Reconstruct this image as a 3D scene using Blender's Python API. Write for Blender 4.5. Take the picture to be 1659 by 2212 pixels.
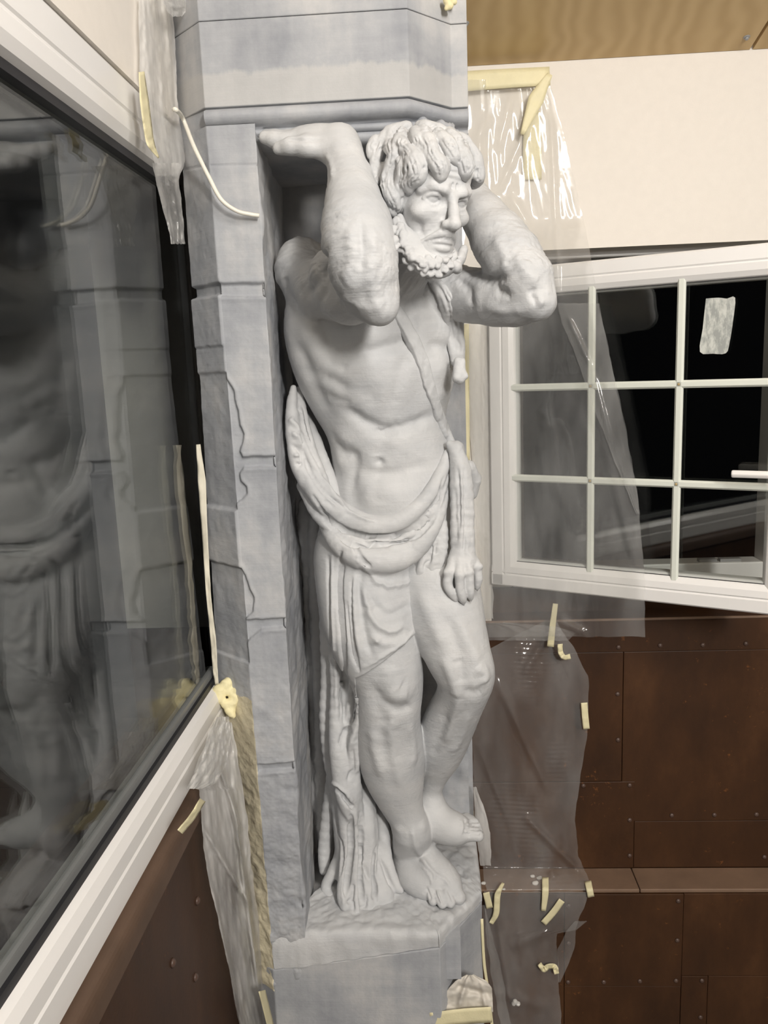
import bpy, math, random
import numpy as np
from mathutils import Vector, Matrix

for o in list(bpy.data.objects):
    bpy.data.objects.remove(o, do_unlink=True)
C = bpy.context.scene.collection
PI = math.pi

# ------------------------------------------------------------------ camera
F, CX, CY = 1740.0, 829.5, 1106.0
EYE = np.array([0.0, 0.0, 1.55])
_down = np.array([1203 - CX, 10850 - CY, F]); _down /= np.linalg.norm(_down)
_fw = np.array([915 - CX, 783 - CY, F]); _fw = _fw - _down * _fw.dot(_down); _fw /= np.linalg.norm(_fw)
_rt = np.cross(_down, _fw)
RW = np.array([_rt, _fw, -_down])            # world = RW @ (right, image-down, forward)
cam = bpy.data.cameras.new('camera'); cob = bpy.data.objects.new('camera', cam); C.objects.link(cob)
cam.sensor_fit = 'VERTICAL'; cam.sensor_height = 36.0
cam.lens = F / 2212.0 * 36.0
cam.clip_start = 0.02
m = Matrix.Identity(4)
for i in range(3):
    m[i][0] = RW[i][0]; m[i][1] = -RW[i][1]; m[i][2] = -RW[i][2]; m[i][3] = EYE[i]
cob.matrix_world = m
bpy.context.scene.camera = cob

# ------------------------------------------------------------------ light
sc = bpy.context.scene
sc.view_settings.view_transform = 'Standard'
sc.view_settings.look = 'None'
sc.view_settings.gamma = 1.0
sc.view_settings.use_curve_mapping = False
sc.view_settings.exposure = 0.0
w = bpy.data.worlds.new('night'); sc.world = w; w.use_nodes = True
w.node_tree.nodes['Background'].inputs[0].default_value = (0.0016, 0.0016, 0.0018, 1)
w.node_tree.nodes['Background'].inputs[1].default_value = 1.0

def area(name, loc, target, sx, sy, power, col):
    l = bpy.data.lights.new(name, 'AREA'); l.shape = 'RECTANGLE'; l.size = sx; l.size_y = sy
    l.energy = power; l.color = col
    o = bpy.data.objects.new(name, l); C.objects.link(o); o.location = loc
    d = Vector(target) - Vector(loc)
    o.rotation_euler = d.to_track_quat('-Z', 'Y').to_euler()
    return o
WARM = (1.0, 0.955, 0.895)
area('ceiling_lamp', (0.55, 0.30, 2.74), (-0.1, 1.85, 0.9), 0.25, 0.9, 26, WARM)
area('ceiling_lamp', (1.35, -1.9, 2.74), (0.0, 1.8, 0.8), 0.3, 1.1, 182, WARM)
area('plywood_fill_light', (1.0, 0.2, 1.95), (0.8, 1.5, 2.6), 0.3, 0.3, 4, WARM)  # unseen fill light added to brighten the plywood from below, no pendant hangs here

# ------------------------------------------------------------------ where a photo pixel lies
def ray(x, y):
    return RW @ np.array([(x - CX) / F, (y - CY) / F, 1.0])
def at(x, y, Y):                              # the point seen at a pixel, at room depth Y
    d = ray(x, y); return EYE + d * (Y / d[1])
def atx(x, y, X):
    d = ray(x, y); return EYE + d * (X / d[0])
def atz(x, y, Z):
    d = ray(x, y); return EYE + d * ((Z - EYE[2]) / d[2])
def plane_at(x, y, p, n):
    d = ray(x, y); return EYE + d * (np.dot(np.subtract(p, EYE), n) / np.dot(d, n))
def pm(p):                                    # metres per pixel at a point
    return float((np.asarray(p) - EYE) @ RW[:, 2]) / F
def project(V):
    c = (V - EYE) @ RW
    return CX + F * c[:, 0] / c[:, 2], CY + F * c[:, 1] / c[:, 2], c[:, 2]

# ------------------------------------------------------------------ objects
def tag(o, label=None, cat=None, group=None, kind=None):
    if label: o['label'] = label
    if cat: o['category'] = cat
    if group: o['group'] = group
    if kind: o['kind'] = kind
    return o
def empty(name, loc=(0, 0, 0), label=None, cat=None, group=None):
    o = bpy.data.objects.new(name, None); C.objects.link(o); o.location = loc; o.empty_display_size = 0.05
    return tag(o, label, cat, group)
def link(name, me, mat, parent=None, smooth=False):
    o = bpy.data.objects.new(name, me); C.objects.link(o)
    if mat: me.materials.append(mat)
    if parent is not None:
        o.parent = parent
        o.matrix_parent_inverse = Matrix.Translation(-Vector(parent.location))
    if smooth:
        me.polygons.foreach_set('use_smooth', [True] * len(me.polygons))
    return o
def npmesh(name, V, Q):
    me = bpy.data.meshes.new(name); V = np.asarray(V, np.float32); Q = np.asarray(Q, np.int32)
    me.vertices.add(len(V)); me.vertices.foreach_set('co', V.ravel())
    n = Q.shape[1]
    me.loops.add(Q.size); me.loops.foreach_set('vertex_index', Q.ravel())
    me.polygons.add(len(Q)); me.polygons.foreach_set('loop_start', np.arange(0, Q.size, n, dtype=np.int32))
    me.update(calc_edges=True); me.validate()
    return me
class MB:
    def __init__(s): s.v = []; s.f = []
    def add(s, v, f):
        b = len(s.v); s.v += [tuple(map(float, p)) for p in v]; s.f += [tuple(i + b for i in q) for q in f]; return s
    def box(s, lo, hi):
        x0, y0, z0 = lo; x1, y1, z1 = hi
        return s.add([(x0,y0,z0),(x1,y0,z0),(x1,y1,z0),(x0,y1,z0),(x0,y0,z1),(x1,y0,z1),(x1,y1,z1),(x0,y1,z1)],
                     [(3,2,1,0),(4,5,6,7),(0,1,5,4),(1,2,6,5),(2,3,7,6),(3,0,4,7)])
    def prism(s, poly, z0, z1):               # counter-clockwise plan
        n = len(poly)
        return s.add([(x, y, z0) for x, y in poly] + [(x, y, z1) for x, y in poly],
                     [tuple(range(n))[::-1], tuple(range(n, 2 * n))] + [(i, (i + 1) % n, n + (i + 1) % n, n + i) for i in range(n)])
    def beam(s, a, b, u, v, prof):            # profile points (along u, v) swept from a to b
        a, b, u, v = map(np.asarray, (a, b, u, v)); n = len(prof)
        A = [a + u * p + v * q for p, q in prof]; B = [b + u * p + v * q for p, q in prof]
        return s.add(A + B, [tuple(range(n))[::-1], tuple(range(n, 2 * n))] + [(i, (i + 1) % n, n + (i + 1) % n, n + i) for i in range(n)])
    def tube(s, pts, r, n=10):
        pts = [np.asarray(p, float) for p in pts]; R = r if hasattr(r, '__len__') else [r] * len(pts); rings = []
        up = np.array([0.3, 0.5, 0.81])
        for i, p in enumerate(pts):
            t = pts[min(i + 1, len(pts) - 1)] - pts[max(i - 1, 0)]; t = t / (np.linalg.norm(t) + 1e-9)
            a = np.cross(t, up); a /= np.linalg.norm(a) + 1e-9; b = np.cross(t, a)
            rings.append([p + R[i] * (a * math.cos(2 * PI * k / n) + b * math.sin(2 * PI * k / n)) for k in range(n)])
        f = [(i * n + k, i * n + (k + 1) % n, (i + 1) * n + (k + 1) % n, (i + 1) * n + k) for i in range(len(pts) - 1) for k in range(n)]
        f += [tuple(range(n))[::-1], tuple((len(pts) - 1) * n + k for k in range(n))]
        return s.add([q for r_ in rings for q in r_], f)
    def dome(s, c, nrm, r, h, n=10, rings=4):
        c = np.asarray(c, float); nrm = np.asarray(nrm, float); nrm /= np.linalg.norm(nrm)
        a = np.cross(nrm, [0.31, 0.5, 0.8]); a /= np.linalg.norm(a); b = np.cross(nrm, a); v = []; f = []
        for i in range(rings):
            t = i / rings * PI / 2
            v += [c + r * math.cos(t) * (a * math.cos(2*PI*k/n) + b * math.sin(2*PI*k/n)) + nrm * h * math.sin(t) for k in range(n)]
        v.append(c + nrm * h)
        f = [(i*n+k, i*n+(k+1) % n, (i+1)*n+(k+1) % n, (i+1)*n+k) for i in range(rings-1) for k in range(n)]
        f += [((rings-1)*n+k, (rings-1)*n+(k+1) % n, rings*n) for k in range(n)] + [tuple(range(n))[::-1]]
        return s.add(v, f)
    def build(s, name, mat, parent=None, smooth=False, bevel=0):
        me = bpy.data.meshes.new(name); me.from_pydata(s.v, [], s.f); me.update()
        o = link(name, me, mat, parent, smooth)
        if bevel:
            b = o.modifiers.new('bevel', 'BEVEL'); b.width = bevel; b.segments = 2; b.limit_method = 'ANGLE'
        return o
def spline(pts, n=8):                         # Catmull-Rom through rows of numbers
    P_ = np.asarray(pts, float)
    if len(P_) < 3: return np.array([P_[0] + (P_[-1] - P_[0]) * t for t in np.linspace(0, 1, n + 1)])
    Q = np.vstack([2 * P_[0] - P_[1], P_, 2 * P_[-1] - P_[-2]]); out = []
    for i in range(1, len(Q) - 2):
        for t in np.arange(n) / n:
            a, b, c, d = Q[i-1], Q[i], Q[i+1], Q[i+2]
            out.append(0.5 * (2*b + (c-a)*t + (2*a-5*b+4*c-d)*t*t + (3*b-a-3*c+d)*t**3))
    out.append(P_[-1]); return np.array(out)
def grid(name, fn, nu, nv, mat, parent=None, thick=0, smooth=True):
    V = np.array([fn(i / nu, j / nv) for j in range(nv + 1) for i in range(nu + 1)])
    Q = [(j*(nu+1)+i, j*(nu+1)+i+1, (j+1)*(nu+1)+i+1, (j+1)*(nu+1)+i) for j in range(nv) for i in range(nu)]
    o = link(name, npmesh(name, V, Q), mat, parent, smooth)
    if thick:
        s = o.modifiers.new('thickness', 'SOLIDIFY'); s.thickness = thick; s.offset = 0
    return o
def vnoise(x, y, seed=0):                     # smooth value noise, scalars or arrays
    x = np.asarray(x, float); y = np.asarray(y, float)
    xi = np.floor(x).astype(np.int64); yi = np.floor(y).astype(np.int64); fx = x - xi; fy = y - yi
    def h(a, b):
        n = (a * 374761393 + b * 668265263 + seed * 974634777) & 0x7fffffff
        n = ((n ^ (n >> 13)) * 1274126177) & 0x7fffffff
        return ((n ^ (n >> 16)) & 0xffff) / 65535.0
    sx = fx*fx*(3-2*fx); sy = fy*fy*(3-2*fy)
    return (h(xi, yi)*(1-sx)+h(xi+1, yi)*sx)*(1-sy) + (h(xi, yi+1)*(1-sx)+h(xi+1, yi+1)*sx)*sy
def fbm(x, y, seed=0, o=4):
    s = 0; a = 0.5
    for i in range(o):
        s = s + a * vnoise(np.asarray(x) * 2**i, np.asarray(y) * 2**i, seed + i); a *= 0.5
    return s

# ------------------------------------------------------------------ materials
def srgb(r, g, b):
    f = lambda c: (c/255/12.92 if c/255 <= 0.04045 else ((c/255+0.055)/1.055)**2.4)
    return (f(r), f(g), f(b), 1)
class NT:
    def __init__(s, name):
        s.m = bpy.data.materials.new(name); s.m.use_nodes = True; s.t = s.m.node_tree; s.b = s.t.nodes['Principled BSDF']
        s.co = s.t.nodes.new('ShaderNodeTexCoord').outputs['Object']
    def n(s, typ, inp=None, **kw):
        nd = s.t.nodes.new(typ)
        for k, v in kw.items(): setattr(nd, k, v)
        for k, v in (inp or {}).items():
            if hasattr(v, 'is_linked') or isinstance(v, bpy.types.NodeSocket): s.t.links.new(v, nd.inputs[k])
            else: nd.inputs[k].default_value = v
        return nd
    def mapping(s, scale, rot=(0, 0, 0)):
        return s.n('ShaderNodeMapping', {'Vector': s.co, 'Scale': scale, 'Rotation': rot}).outputs[0]
    def noise(s, scale, detail=4, rough=0.55, vec=None, dist=0):
        return s.n('ShaderNodeTexNoise', {'Vector': vec or s.co, 'Scale': scale, 'Detail': detail, 'Roughness': rough, 'Distortion': dist}).outputs['Fac']
    def ramp(s, fac, stops):
        r = s.n('ShaderNodeValToRGB', {'Fac': fac}); e = r.color_ramp.elements
        while len(e) < len(stops): e.new(0.5)
        for el, (p, c) in zip(e, stops):
            el.position = p; el.color = c if len(c) == 4 else (*c, 1)
        return r.outputs[0]
    def mix(s, fac, a, b, mode='MIX'):
        x = s.n('ShaderNodeMix', data_type='RGBA', blend_type=mode)
        for k, v in ((0, fac), (6, a), (7, b)):
            if isinstance(v, bpy.types.NodeSocket): s.t.links.new(v, x.inputs[k])
            else: x.inputs[k].default_value = v
        return x.outputs[2]
    def set(s, **kw):
        for k, v in kw.items():
            k = {'color': 'Base Color', 'rough': 'Roughness', 'metal': 'Metallic', 'spec': 'Specular IOR Level', 'normal': 'Normal'}.get(k, k)
            if isinstance(v, bpy.types.NodeSocket): s.t.links.new(v, s.b.inputs[k])
            else: s.b.inputs[k].default_value = v
        return s
    def bump(s, h, strength=0.3, dist=0.002):
        return s.n('ShaderNodeBump', {'Height': h, 'Strength': strength, 'Distance': dist}).outputs[0]
    def add(s, a, b, op='ADD'):
        x = s.n('ShaderNodeMath', operation=op)
        for i, v in enumerate((a, b)):
            if isinstance(v, bpy.types.NodeSocket): s.t.links.new(v, x.inputs[i])
            else: x.inputs[i].default_value = v
        return x.outputs[0]
def statue_paint(name, lo, hi, lumps=1.0):
    t = NT(name)
    f = t.noise(5, 5, 0.6)
    bands = t.noise(1, 3, 0.6, t.mapping((3, 3, 20)))
    c = t.ramp(t.add(t.add(f, 0.6, 'MULTIPLY'), t.add(bands, 0.4, 'MULTIPLY')), [(0.30, lo), (0.66, hi)])
    h = t.add(t.add(t.noise(110, 3, 0.6), 0.7, 'MULTIPLY'), t.add(t.noise(1, 2, 0.5, t.mapping((12, 12, 330))), 0.35, 'MULTIPLY'))
    return t.set(color=c, rough=0.62, spec=0.3, normal=t.bump(h, 0.55 * lumps, 0.0025)).m
def plain(name, col, rough=0.5, bump=0, scale=60, var=0.06, spec=0.5):
    t = NT(name); f = t.noise(scale * 0.15, 4)
    d = tuple(c * (1 - var) for c in col[:3]) + (1,); u = tuple(min(1, c * (1 + var)) for c in col[:3]) + (1,)
    t.set(color=t.ramp(f, [(0.3, d), (0.7, u)]), rough=rough, spec=spec)
    if bump: t.set(normal=t.bump(t.noise(scale, 4), bump))
    return t.m
M = {}
M['statue'] = statue_paint('grey_statue_paint', srgb(176, 178, 181), srgb(203, 203, 203))
M['hair'] = statue_paint('grey_hair_paint', srgb(170, 172, 175), srgb(200, 200, 200), 0.8)
M['cloth'] = statue_paint('grey_cloth_paint', srgb(176, 178, 181), srgb(205, 205, 205), 0.8)
def stone():
    t = NT('grey_stone_paint')
    f = t.noise(4, 6, 0.65); st = t.noise(1, 3, 0.6, t.mapping((17, 17, 1.2))); bd = t.noise(1, 3, 0.6, t.mapping((2, 2, 16)))
    c = t.ramp(t.add(t.add(f, 0.62, 'MULTIPLY'), t.add(t.add(st, 0.22, 'MULTIPLY'), t.add(bd, 0.16, 'MULTIPLY'))),
               [(0.36, srgb(140, 143, 149)), (0.50, srgb(166, 168, 172)), (0.64, srgb(194, 193, 192))])
    # a paler brushed coat with a ragged edge just above the cornice
    z = t.n('ShaderNodeSeparateXYZ', {'Vector': t.co}).outputs['Z']
    zz = t.add(z, t.add(t.add(t.noise(1, 4, 0.7, t.mapping((16, 16, 5))), -0.5), 0.05, 'MULTIPLY'))
    k1 = t.n('ShaderNodeMapRange', {'Value': zz, 'From Min': 2.158, 'From Max': 2.150}).outputs[0]
    k2 = t.n('ShaderNodeMapRange', {'Value': z, 'From Min': 2.086, 'From Max': 2.090}).outputs[0]
    c = t.mix(t.add(t.add(k1, k2, 'MULTIPLY'), 0.5, 'MULTIPLY'), c, srgb(192, 190, 186))
    h = t.add(t.noise(70, 4, 0.6), t.add(t.noise(1, 2, 0.5, t.mapping((8, 8, 260))), 0.4, 'MULTIPLY'))
    return t.set(color=c, rough=0.7, spec=0.25, normal=t.bump(h, 0.4, 0.002)).m
M['stone'] = stone()
M['mortar'] = plain('cream_mortar', srgb(205, 196, 170), 0.9, 0.8, 120, 0.12)
M['foam'] = plain('cream_foam', srgb(232, 222, 178), 0.8, 0.5, 90, 0.1)
M['plaster'] = plain('white_plaster', srgb(226, 220, 212), 0.8, 0.08, 300, 0.015)
M['pvc'] = plain('white_plastic_frame', srgb(228, 226, 224), 0.28, 0, 10, 0.01)
M['muntin'] = plain('pale_grey_bar', srgb(214, 217, 208), 0.35, 0, 10, 0.01)
M['gasket'] = plain('black_gasket', srgb(30, 30, 34), 0.5)
M['dark'] = plain('dark_cavity', srgb(28, 27, 26), 0.9)
def rust():
    t = NT('rusty_brown_steel')
    f = t.noise(5, 6, 0.65, t.mapping((1, 1, 0.45))); sp = t.noise(46, 3, 0.7); pt = t.noise(3.2, 2)
    c = t.ramp(f, [(0.30, srgb(50, 30, 16)), (0.52, srgb(66, 41, 22)), (0.72, srgb(84, 55, 32))])
    k = t.ramp(t.add(t.add(sp, 0.72, 'MULTIPLY'), t.add(pt, 0.28, 'MULTIPLY')), [(0.63, (0, 0, 0)), (0.69, (1, 1, 1))])
    c = t.mix(t.add(k, 0.45, 'MULTIPLY'), c, srgb(140, 88, 44))
    return t.set(color=c, rough=0.5, spec=0.35, normal=t.bump(t.noise(90, 4), 0.15, 0.002)).m
M['rust'] = rust()
M['rust_top'] = plain('dusty_brown_steel', srgb(122, 98, 80), 0.55, 0.15, 60, 0.16)
M['rivet'] = plain('dark_rivet', srgb(84, 66, 58), 0.4, 0, 20, 0.1)
def ply():
    t = NT('birch_plywood')
    v = t.mapping((3.0, 3.0, 0.8), (0.0, 0.35, 0.1))
    n1 = t.noise(1.3, 3, 0.5, v, 0.8)
    wv = t.n('ShaderNodeTexWave', {'Vector': v, 'Scale': 2.2, 'Distortion': 9.0, 'Detail': 2.0, 'Detail Scale': 0.7}, wave_type='BANDS').outputs['Fac']
    c = t.mix(t.add(wv, 0.4, 'MULTIPLY'), srgb(212, 184, 134), srgb(172, 138, 88))
    c = t.mix(t.add(n1, 0.25, 'MULTIPLY'), c, srgb(186, 152, 100))
    return t.set(color=c, rough=0.42, spec=0.4).m
M['ply'] = ply()
M['sealant'] = plain('pale_sealant', srgb(214, 208, 190), 0.6, 0.2, 90, 0.06)
M['tape'] = plain('masking_tape', srgb(226, 217, 178), 0.55, 0.3, 200, 0.04)
M['paper'] = plain('masking_paper', srgb(206, 200, 190), 0.6, 0.2, 120, 0.04)
M['cable'] = plain('white_cable', srgb(226, 222, 210), 0.4)
M['steel'] = plain('bright_screw', srgb(150, 150, 150), 0.3)
M['crumb'] = plain('white_crumb', srgb(230, 228, 224), 0.8)
M['lever'] = plain('white_handle', srgb(236, 232, 230), 0.25)
M['sticker'] = NT('worn_paper_sticker')
_s = M['sticker']; _k = _s.noise(1, 4, 0.7, _s.mapping((60, 60, 24)))
_s.set(color=_s.ramp(_k, [(0.42, srgb(150, 153, 150)), (0.6, srgb(196, 198, 192))]), rough=0.8); M['sticker'] = _s.m
def shader_mix(name, base, gloss_rough, tint, diffuse=0.0, dcol=(0.9, 0.9, 0.9, 1), ior=1.5, bumpy=0, veil=None):
    m_ = bpy.data.materials.new(name); m_.use_nodes = True; t = m_.node_tree; t.nodes.clear()
    N = t.nodes.new; L = t.links.new
    out = N('ShaderNodeOutputMaterial'); tr = N('ShaderNodeBsdfTransparent'); gl = N('ShaderNodeBsdfGlossy')
    tr.inputs[0].default_value = tint; gl.inputs['Roughness'].default_value = gloss_rough
    fr = N('ShaderNodeFresnel'); ge = N('ShaderNodeNewGeometry'); mr0 = N('ShaderNodeMapRange')
    mr0.inputs['To Min'].default_value = ior; mr0.inputs['To Max'].default_value = 1 / ior
    L(ge.outputs['Backfacing'], mr0.inputs['Value']); L(mr0.outputs[0], fr.inputs[0])
    x = N('ShaderNodeMixShader'); L(fr.outputs[0], x.inputs[0]); L(gl.outputs[0], x.inputs[2]); body = tr.outputs[0]
    if diffuse:
        df = N('ShaderNodeBsdfDiffuse'); df.inputs[0].default_value = dcol
        tl = N('ShaderNodeBsdfTranslucent'); tl.inputs[0].default_value = dcol
        a = N('ShaderNodeMixShader'); a.inputs[0].default_value = 0.35; L(df.outputs[0], a.inputs[1]); L(tl.outputs[0], a.inputs[2])
        b = N('ShaderNodeMixShader'); b.inputs[0].default_value = diffuse; L(tr.outputs[0], b.inputs[1]); L(a.outputs[0], b.inputs[2]); body = b.outputs[0]
        if veil:                              # milky streaks in the film
            tc = N('ShaderNodeTexCoord'); mp = N('ShaderNodeMapping'); mp.inputs['Scale'].default_value = veil
            ns = N('ShaderNodeTexNoise'); ns.inputs['Scale'].default_value = 1.0; ns.inputs['Detail'].default_value = 4
            mr = N('ShaderNodeMapRange'); mr.inputs['From Min'].default_value = 0.35; mr.inputs['From Max'].default_value = 0.7
            mr.inputs['To Min'].default_value = diffuse * 0.55; mr.inputs['To Max'].default_value = diffuse * 1.6
            L(tc.outputs['Object'], mp.inputs[0]); L(mp.outputs[0], ns.inputs['Vector']); L(ns.outputs['Fac'], mr.inputs['Value']); L(mr.outputs[0], b.inputs[0])
    L(body, x.inputs[1]); L(x.outputs[0], out.inputs[0])
    if bumpy:
        tc = N('ShaderNodeTexCoord'); ns = N('ShaderNodeTexNoise'); ns.inputs['Scale'].default_value = bumpy; bp = N('ShaderNodeBump')
        bp.inputs['Strength'].default_value = 0.10; bp.inputs['Distance'].default_value = 0.004
        L(tc.outputs['Object'], ns.inputs['Vector']); L(ns.outputs['Fac'], bp.inputs['Height'])
        L(bp.outputs[0], gl.inputs['Normal']); L(bp.outputs[0], fr.inputs['Normal'])
    return m_
M['glass'] = shader_mix('window_glass', 0, 0.0, (0.93, 0.94, 0.935, 1), ior=1.52)
M['film'] = shader_mix('clear_plastic_film', 0, 0.10, (0.97, 0.97, 0.96, 1), 0.17, bumpy=26, veil=(9, 9, 3))
M['film_milky'] = shader_mix('milky_plastic_film', 0, 0.22, (0.96, 0.96, 0.95, 1), 0.56, (0.95, 0.94, 0.92, 1), bumpy=26, veil=(14, 14, 4))
# ------------------------------------------------------------------ the room shell
ZFL = -0.60
YW = 2.25                                     # face of the far wall
YG = 2.33                                     # plane of the far window frame
ZS = float(at(1300, 1336, YW)[2])             # far window sill
ZL = float(at(1450, 1874, YW)[2])             # dusty ledge
YL = float(atz(1450, 1921, ZL)[1])            # front of the ledge
ZT = float(at(1450, 528, YW)[2])              # head of the far window opening
def structure(name, mb, mat, smooth=False):
    return tag(mb.build(name, mat, None, smooth), kind='structure')
def quad_plane(name, pts, mat):
    return structure(name, MB().add(pts, [(0, 1, 2, 3)]), mat)
structure('floor', MB().box((-1.0, -3.2, ZFL - 0.1), (3.2, 2.6, ZFL)), plain('grey_floor', srgb(120, 116, 110), 0.7))
M['dim'] = plain('dim_grey_wall', srgb(92, 88, 84), 0.8)
structure('wall_back', MB().box((-1.0, -3.3, ZFL), (3.2, -3.2, 3.0)), M['dim'])
structure('wall_right', MB().box((3.2, -3.2, ZFL), (3.3, 2.6, 3.0)), M['dim'])
# far wall: white above the window, lower steel-clad block, piers beside the window
fw = MB()
fw.box((-0.9, YW, ZT), (3.2, YW + 0.25, 3.0))
fw.box((-0.9, YW, ZS), (0.175, YW + 0.25, ZT))
fw.box((1.04, YW, ZS), (3.2, YW + 0.25, ZT))
structure('wall_far', fw, M['plaster'])
structure('wall_far_lower', MB().box((-0.9, YW + 0.0125, ZFL), (3.2, YW + 0.25, ZS - 0.006)), M['rust'])
structure('wall_far_plinth', MB().box((0.05, YL + 0.012, ZFL), (3.2, YW + 0.012, ZL - 0.012)), M['rust'])
# left wall: white above, steel below, glazing between
ZF0, ZF1 = 0.703, 2.070                       # window_1 frame, bottom and top
structure('wall_left', MB().box((-0.75, -3.2, ZF1), (-0.503, 1.80, 3.0)), M['plaster'])
structure('wall_left_lower', MB().box((-0.75, -3.2, ZFL), (-0.515, 1.80, ZF0)), M['rust'])
# ceiling: backing above the plywood
cs = 0.24
def zc(y): return 2.305 + (YW - y) * cs
structure('ceiling', MB().box((-1.0, -3.3, 2.86), (3.3, 2.6, 2.96)), M['plaster'])
def ply_board(x0, x1, y0, y1, label, screws):
    e = empty('plywood_panel', (x0, y1, zc(y1)), label, 'ceiling panel', 'plywood ceiling panels')
    p = [(x0, y1, zc(y1)), (x1, y1, zc(y1)), (x1, y0, zc(y0)), (x0, y0, zc(y0))]
    t = np.array([0, 0, 0.018])
    MB().add(p + [tuple(np.add(q, t)) for q in p], [(0, 1, 2, 3), (7, 6, 5, 4), (0, 4, 5, 1), (1, 5, 6, 2), (2, 6, 7, 3), (3, 7, 4, 0)]).build('board', M['ply'], e)
    for px, py in screws:
        nrm = np.array([0, -cs, -1.0]); c = plane_at(px, py, (0, YW, zc(YW)), nrm)
        s = MB().dome(c, nrm, 0.0085, 0.003, 14).dome(c + nrm * 0.003, nrm, 0.0055, 0.005, 12).build('screw', M['steel'], e, True)
XJ = 0.847
ply_board(0.1125, XJ - 0.004, 0.6, YW - 0.002, 'pale birch plywood ceiling panel above the white wall, beside the grey pillar', [(1006, 50), (1613, 80)])
ply_board(XJ + 0.004, 2.2, 0.6, YW - 0.002, 'sliver of a second plywood ceiling panel past the dark joint', [])

# ------------------------------------------------------------------ steel cladding
def plate(label, x0, x1, z0, z1, y, rivets, name='steel_plate', group='rusty steel plates on the far wall', t=0.012, dz=0):
    e = empty(name, (x0, y, z0), label, 'steel plate', group)
    MB().box((x0 + .0006, y - dz, z0 + .0006), (x1 - .0006, y + t, z1 - .0006)).build('sheet', M['rust'], e, bevel=0.0015)
    for px, py in rivets:
        MB().dome(at(px, py, y - dz), (0, -1, 0), 0.0072, 0.0055, 12).build('rivet', M['rivet'], e, True)
    return e
def X_(px, py, Y): return float(at(px, py, Y)[0])
def Z_(px, py, Y): return float(at(px, py, Y)[2])
xa = X_(1345, 1550, YW); xb = X_(1370, 1780, YW); zj = Z_(1310, 1688, YW); zr = Z_(1500, 1405, YW); zq = Z_(1500, 1773, YW)
zt_ = ZS - 0.001
plate('broad rust-brown steel strip right under the window sill, rivets along its lower edge', 0.06, 2.2, zr, zt_, YW, [(1336, 1398), (1426, 1394), (1518, 1393), (1611, 1390)], dz=0.003)
plate('rust-brown steel plate left of the tall riveted seam, behind the plastic film', 0.06, xa, zj, zr, YW, [(1334, 1499), (1335, 1598)])
plate('largest rust-brown steel plate, flecked with orange, below the open window', xa, 2.2, zq, zr, YW, [(1451, 1761), (1543, 1760), (1634, 1759)], dz=0.001)
plate('small rust-brown steel plate above the ledge, left of the lower seam', 0.06, xb, ZL, zj, YW, [(1260, 1697), (1360, 1696), (1360, 1771), (1360, 1848)], dz=0.0015)
plate('low rust-brown steel plate with scraped patches just above the dusty ledge', xb, 2.2, ZL, zq, YW, [(1651, 1851)])
xm = X_(1373, 1900, YL + .05)
def ledge(label, x0, x1):
    e = empty('ledge_cap', (x0, YL, ZL), label, 'ledge', 'dusty steel caps of the ledge')
    MB().add([(x0, YL, ZL), (x1, YL, ZL), (x1, YW, ZL), (x0, YW, ZL), (x0, YL, ZL - .012), (x1, YL, ZL - .012), (x1, YW, ZL - .012), (x0, YW, ZL - .012)],
             [(0, 1, 2, 3), (7, 6, 5, 4), (0, 4, 5, 1), (1, 5, 6, 2), (2, 6, 7, 3), (3, 7, 4, 0)]).build('cap', M['rust_top'], e, bevel=0.003)
ledge('dusty brown ledge cap beside the pillar, partly under plastic film', 0.06, xm - .001)
ledge('dusty brown ledge cap running off to the right of the joint', xm + .001, 2.2)
x1 = X_(1219, 2000, YL); x2 = X_(1475, 2000, YL); x3 = X_(1528, 2150, YL); z1 = Z_(1350, 2130, YL); z2 = Z_(1500, 2108, YL)
ztop = ZL - .014
plate('rust-brown steel plate below the ledge, hidden behind plastic film by the pillar', 0.06, x1, ZFL, ztop, YL, [])
plate('square rust-brown steel plate below the ledge with rivets along its bottom', x1, x2, z1, ztop, YL, [(1465, 1946), (1463, 2031), (1228, 1956), (1228, 2037), (1227, 2121), (1304, 2121), (1382, 2119), (1460, 2118)], dz=.002)
plate('dark brown steel plate below the ledge at the far right edge', x2, 2.2, z2, ztop, YL, [])
plate('narrow brown steel plate with two rivets low on the right', x2, x3, ZFL, z2, YL, [(1516, 2118), (1513, 2197)], dz=.001)
plate('brown steel plate at the very bottom under the square riveted plate', x1, x2, ZFL, z1, YL, [])
plate('brown steel plate in the bottom right corner', x3, 2.2, ZFL, z2, YL, [])
# sill of the far window: a steel-clad shelf
e = empty('window_sill', (0.1, YW, ZS), 'brown steel window sill under the open casement', 'window sill')
MB().box((0.10, YW - .006, ZS - .004), (1.1, YG + .05, ZS)).build('shelf', M['rust'], e)
MB().box((0.176, YG - .004, ZS), (1.039, YG + .05, .894)).build('riser', M['rust'], e)
MB().tube([(0.10, YW - .004, ZS - .003), (1.1, YW - .004, ZS - .003)], .004, 8).build('lip', M['rust_top'], e)

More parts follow.
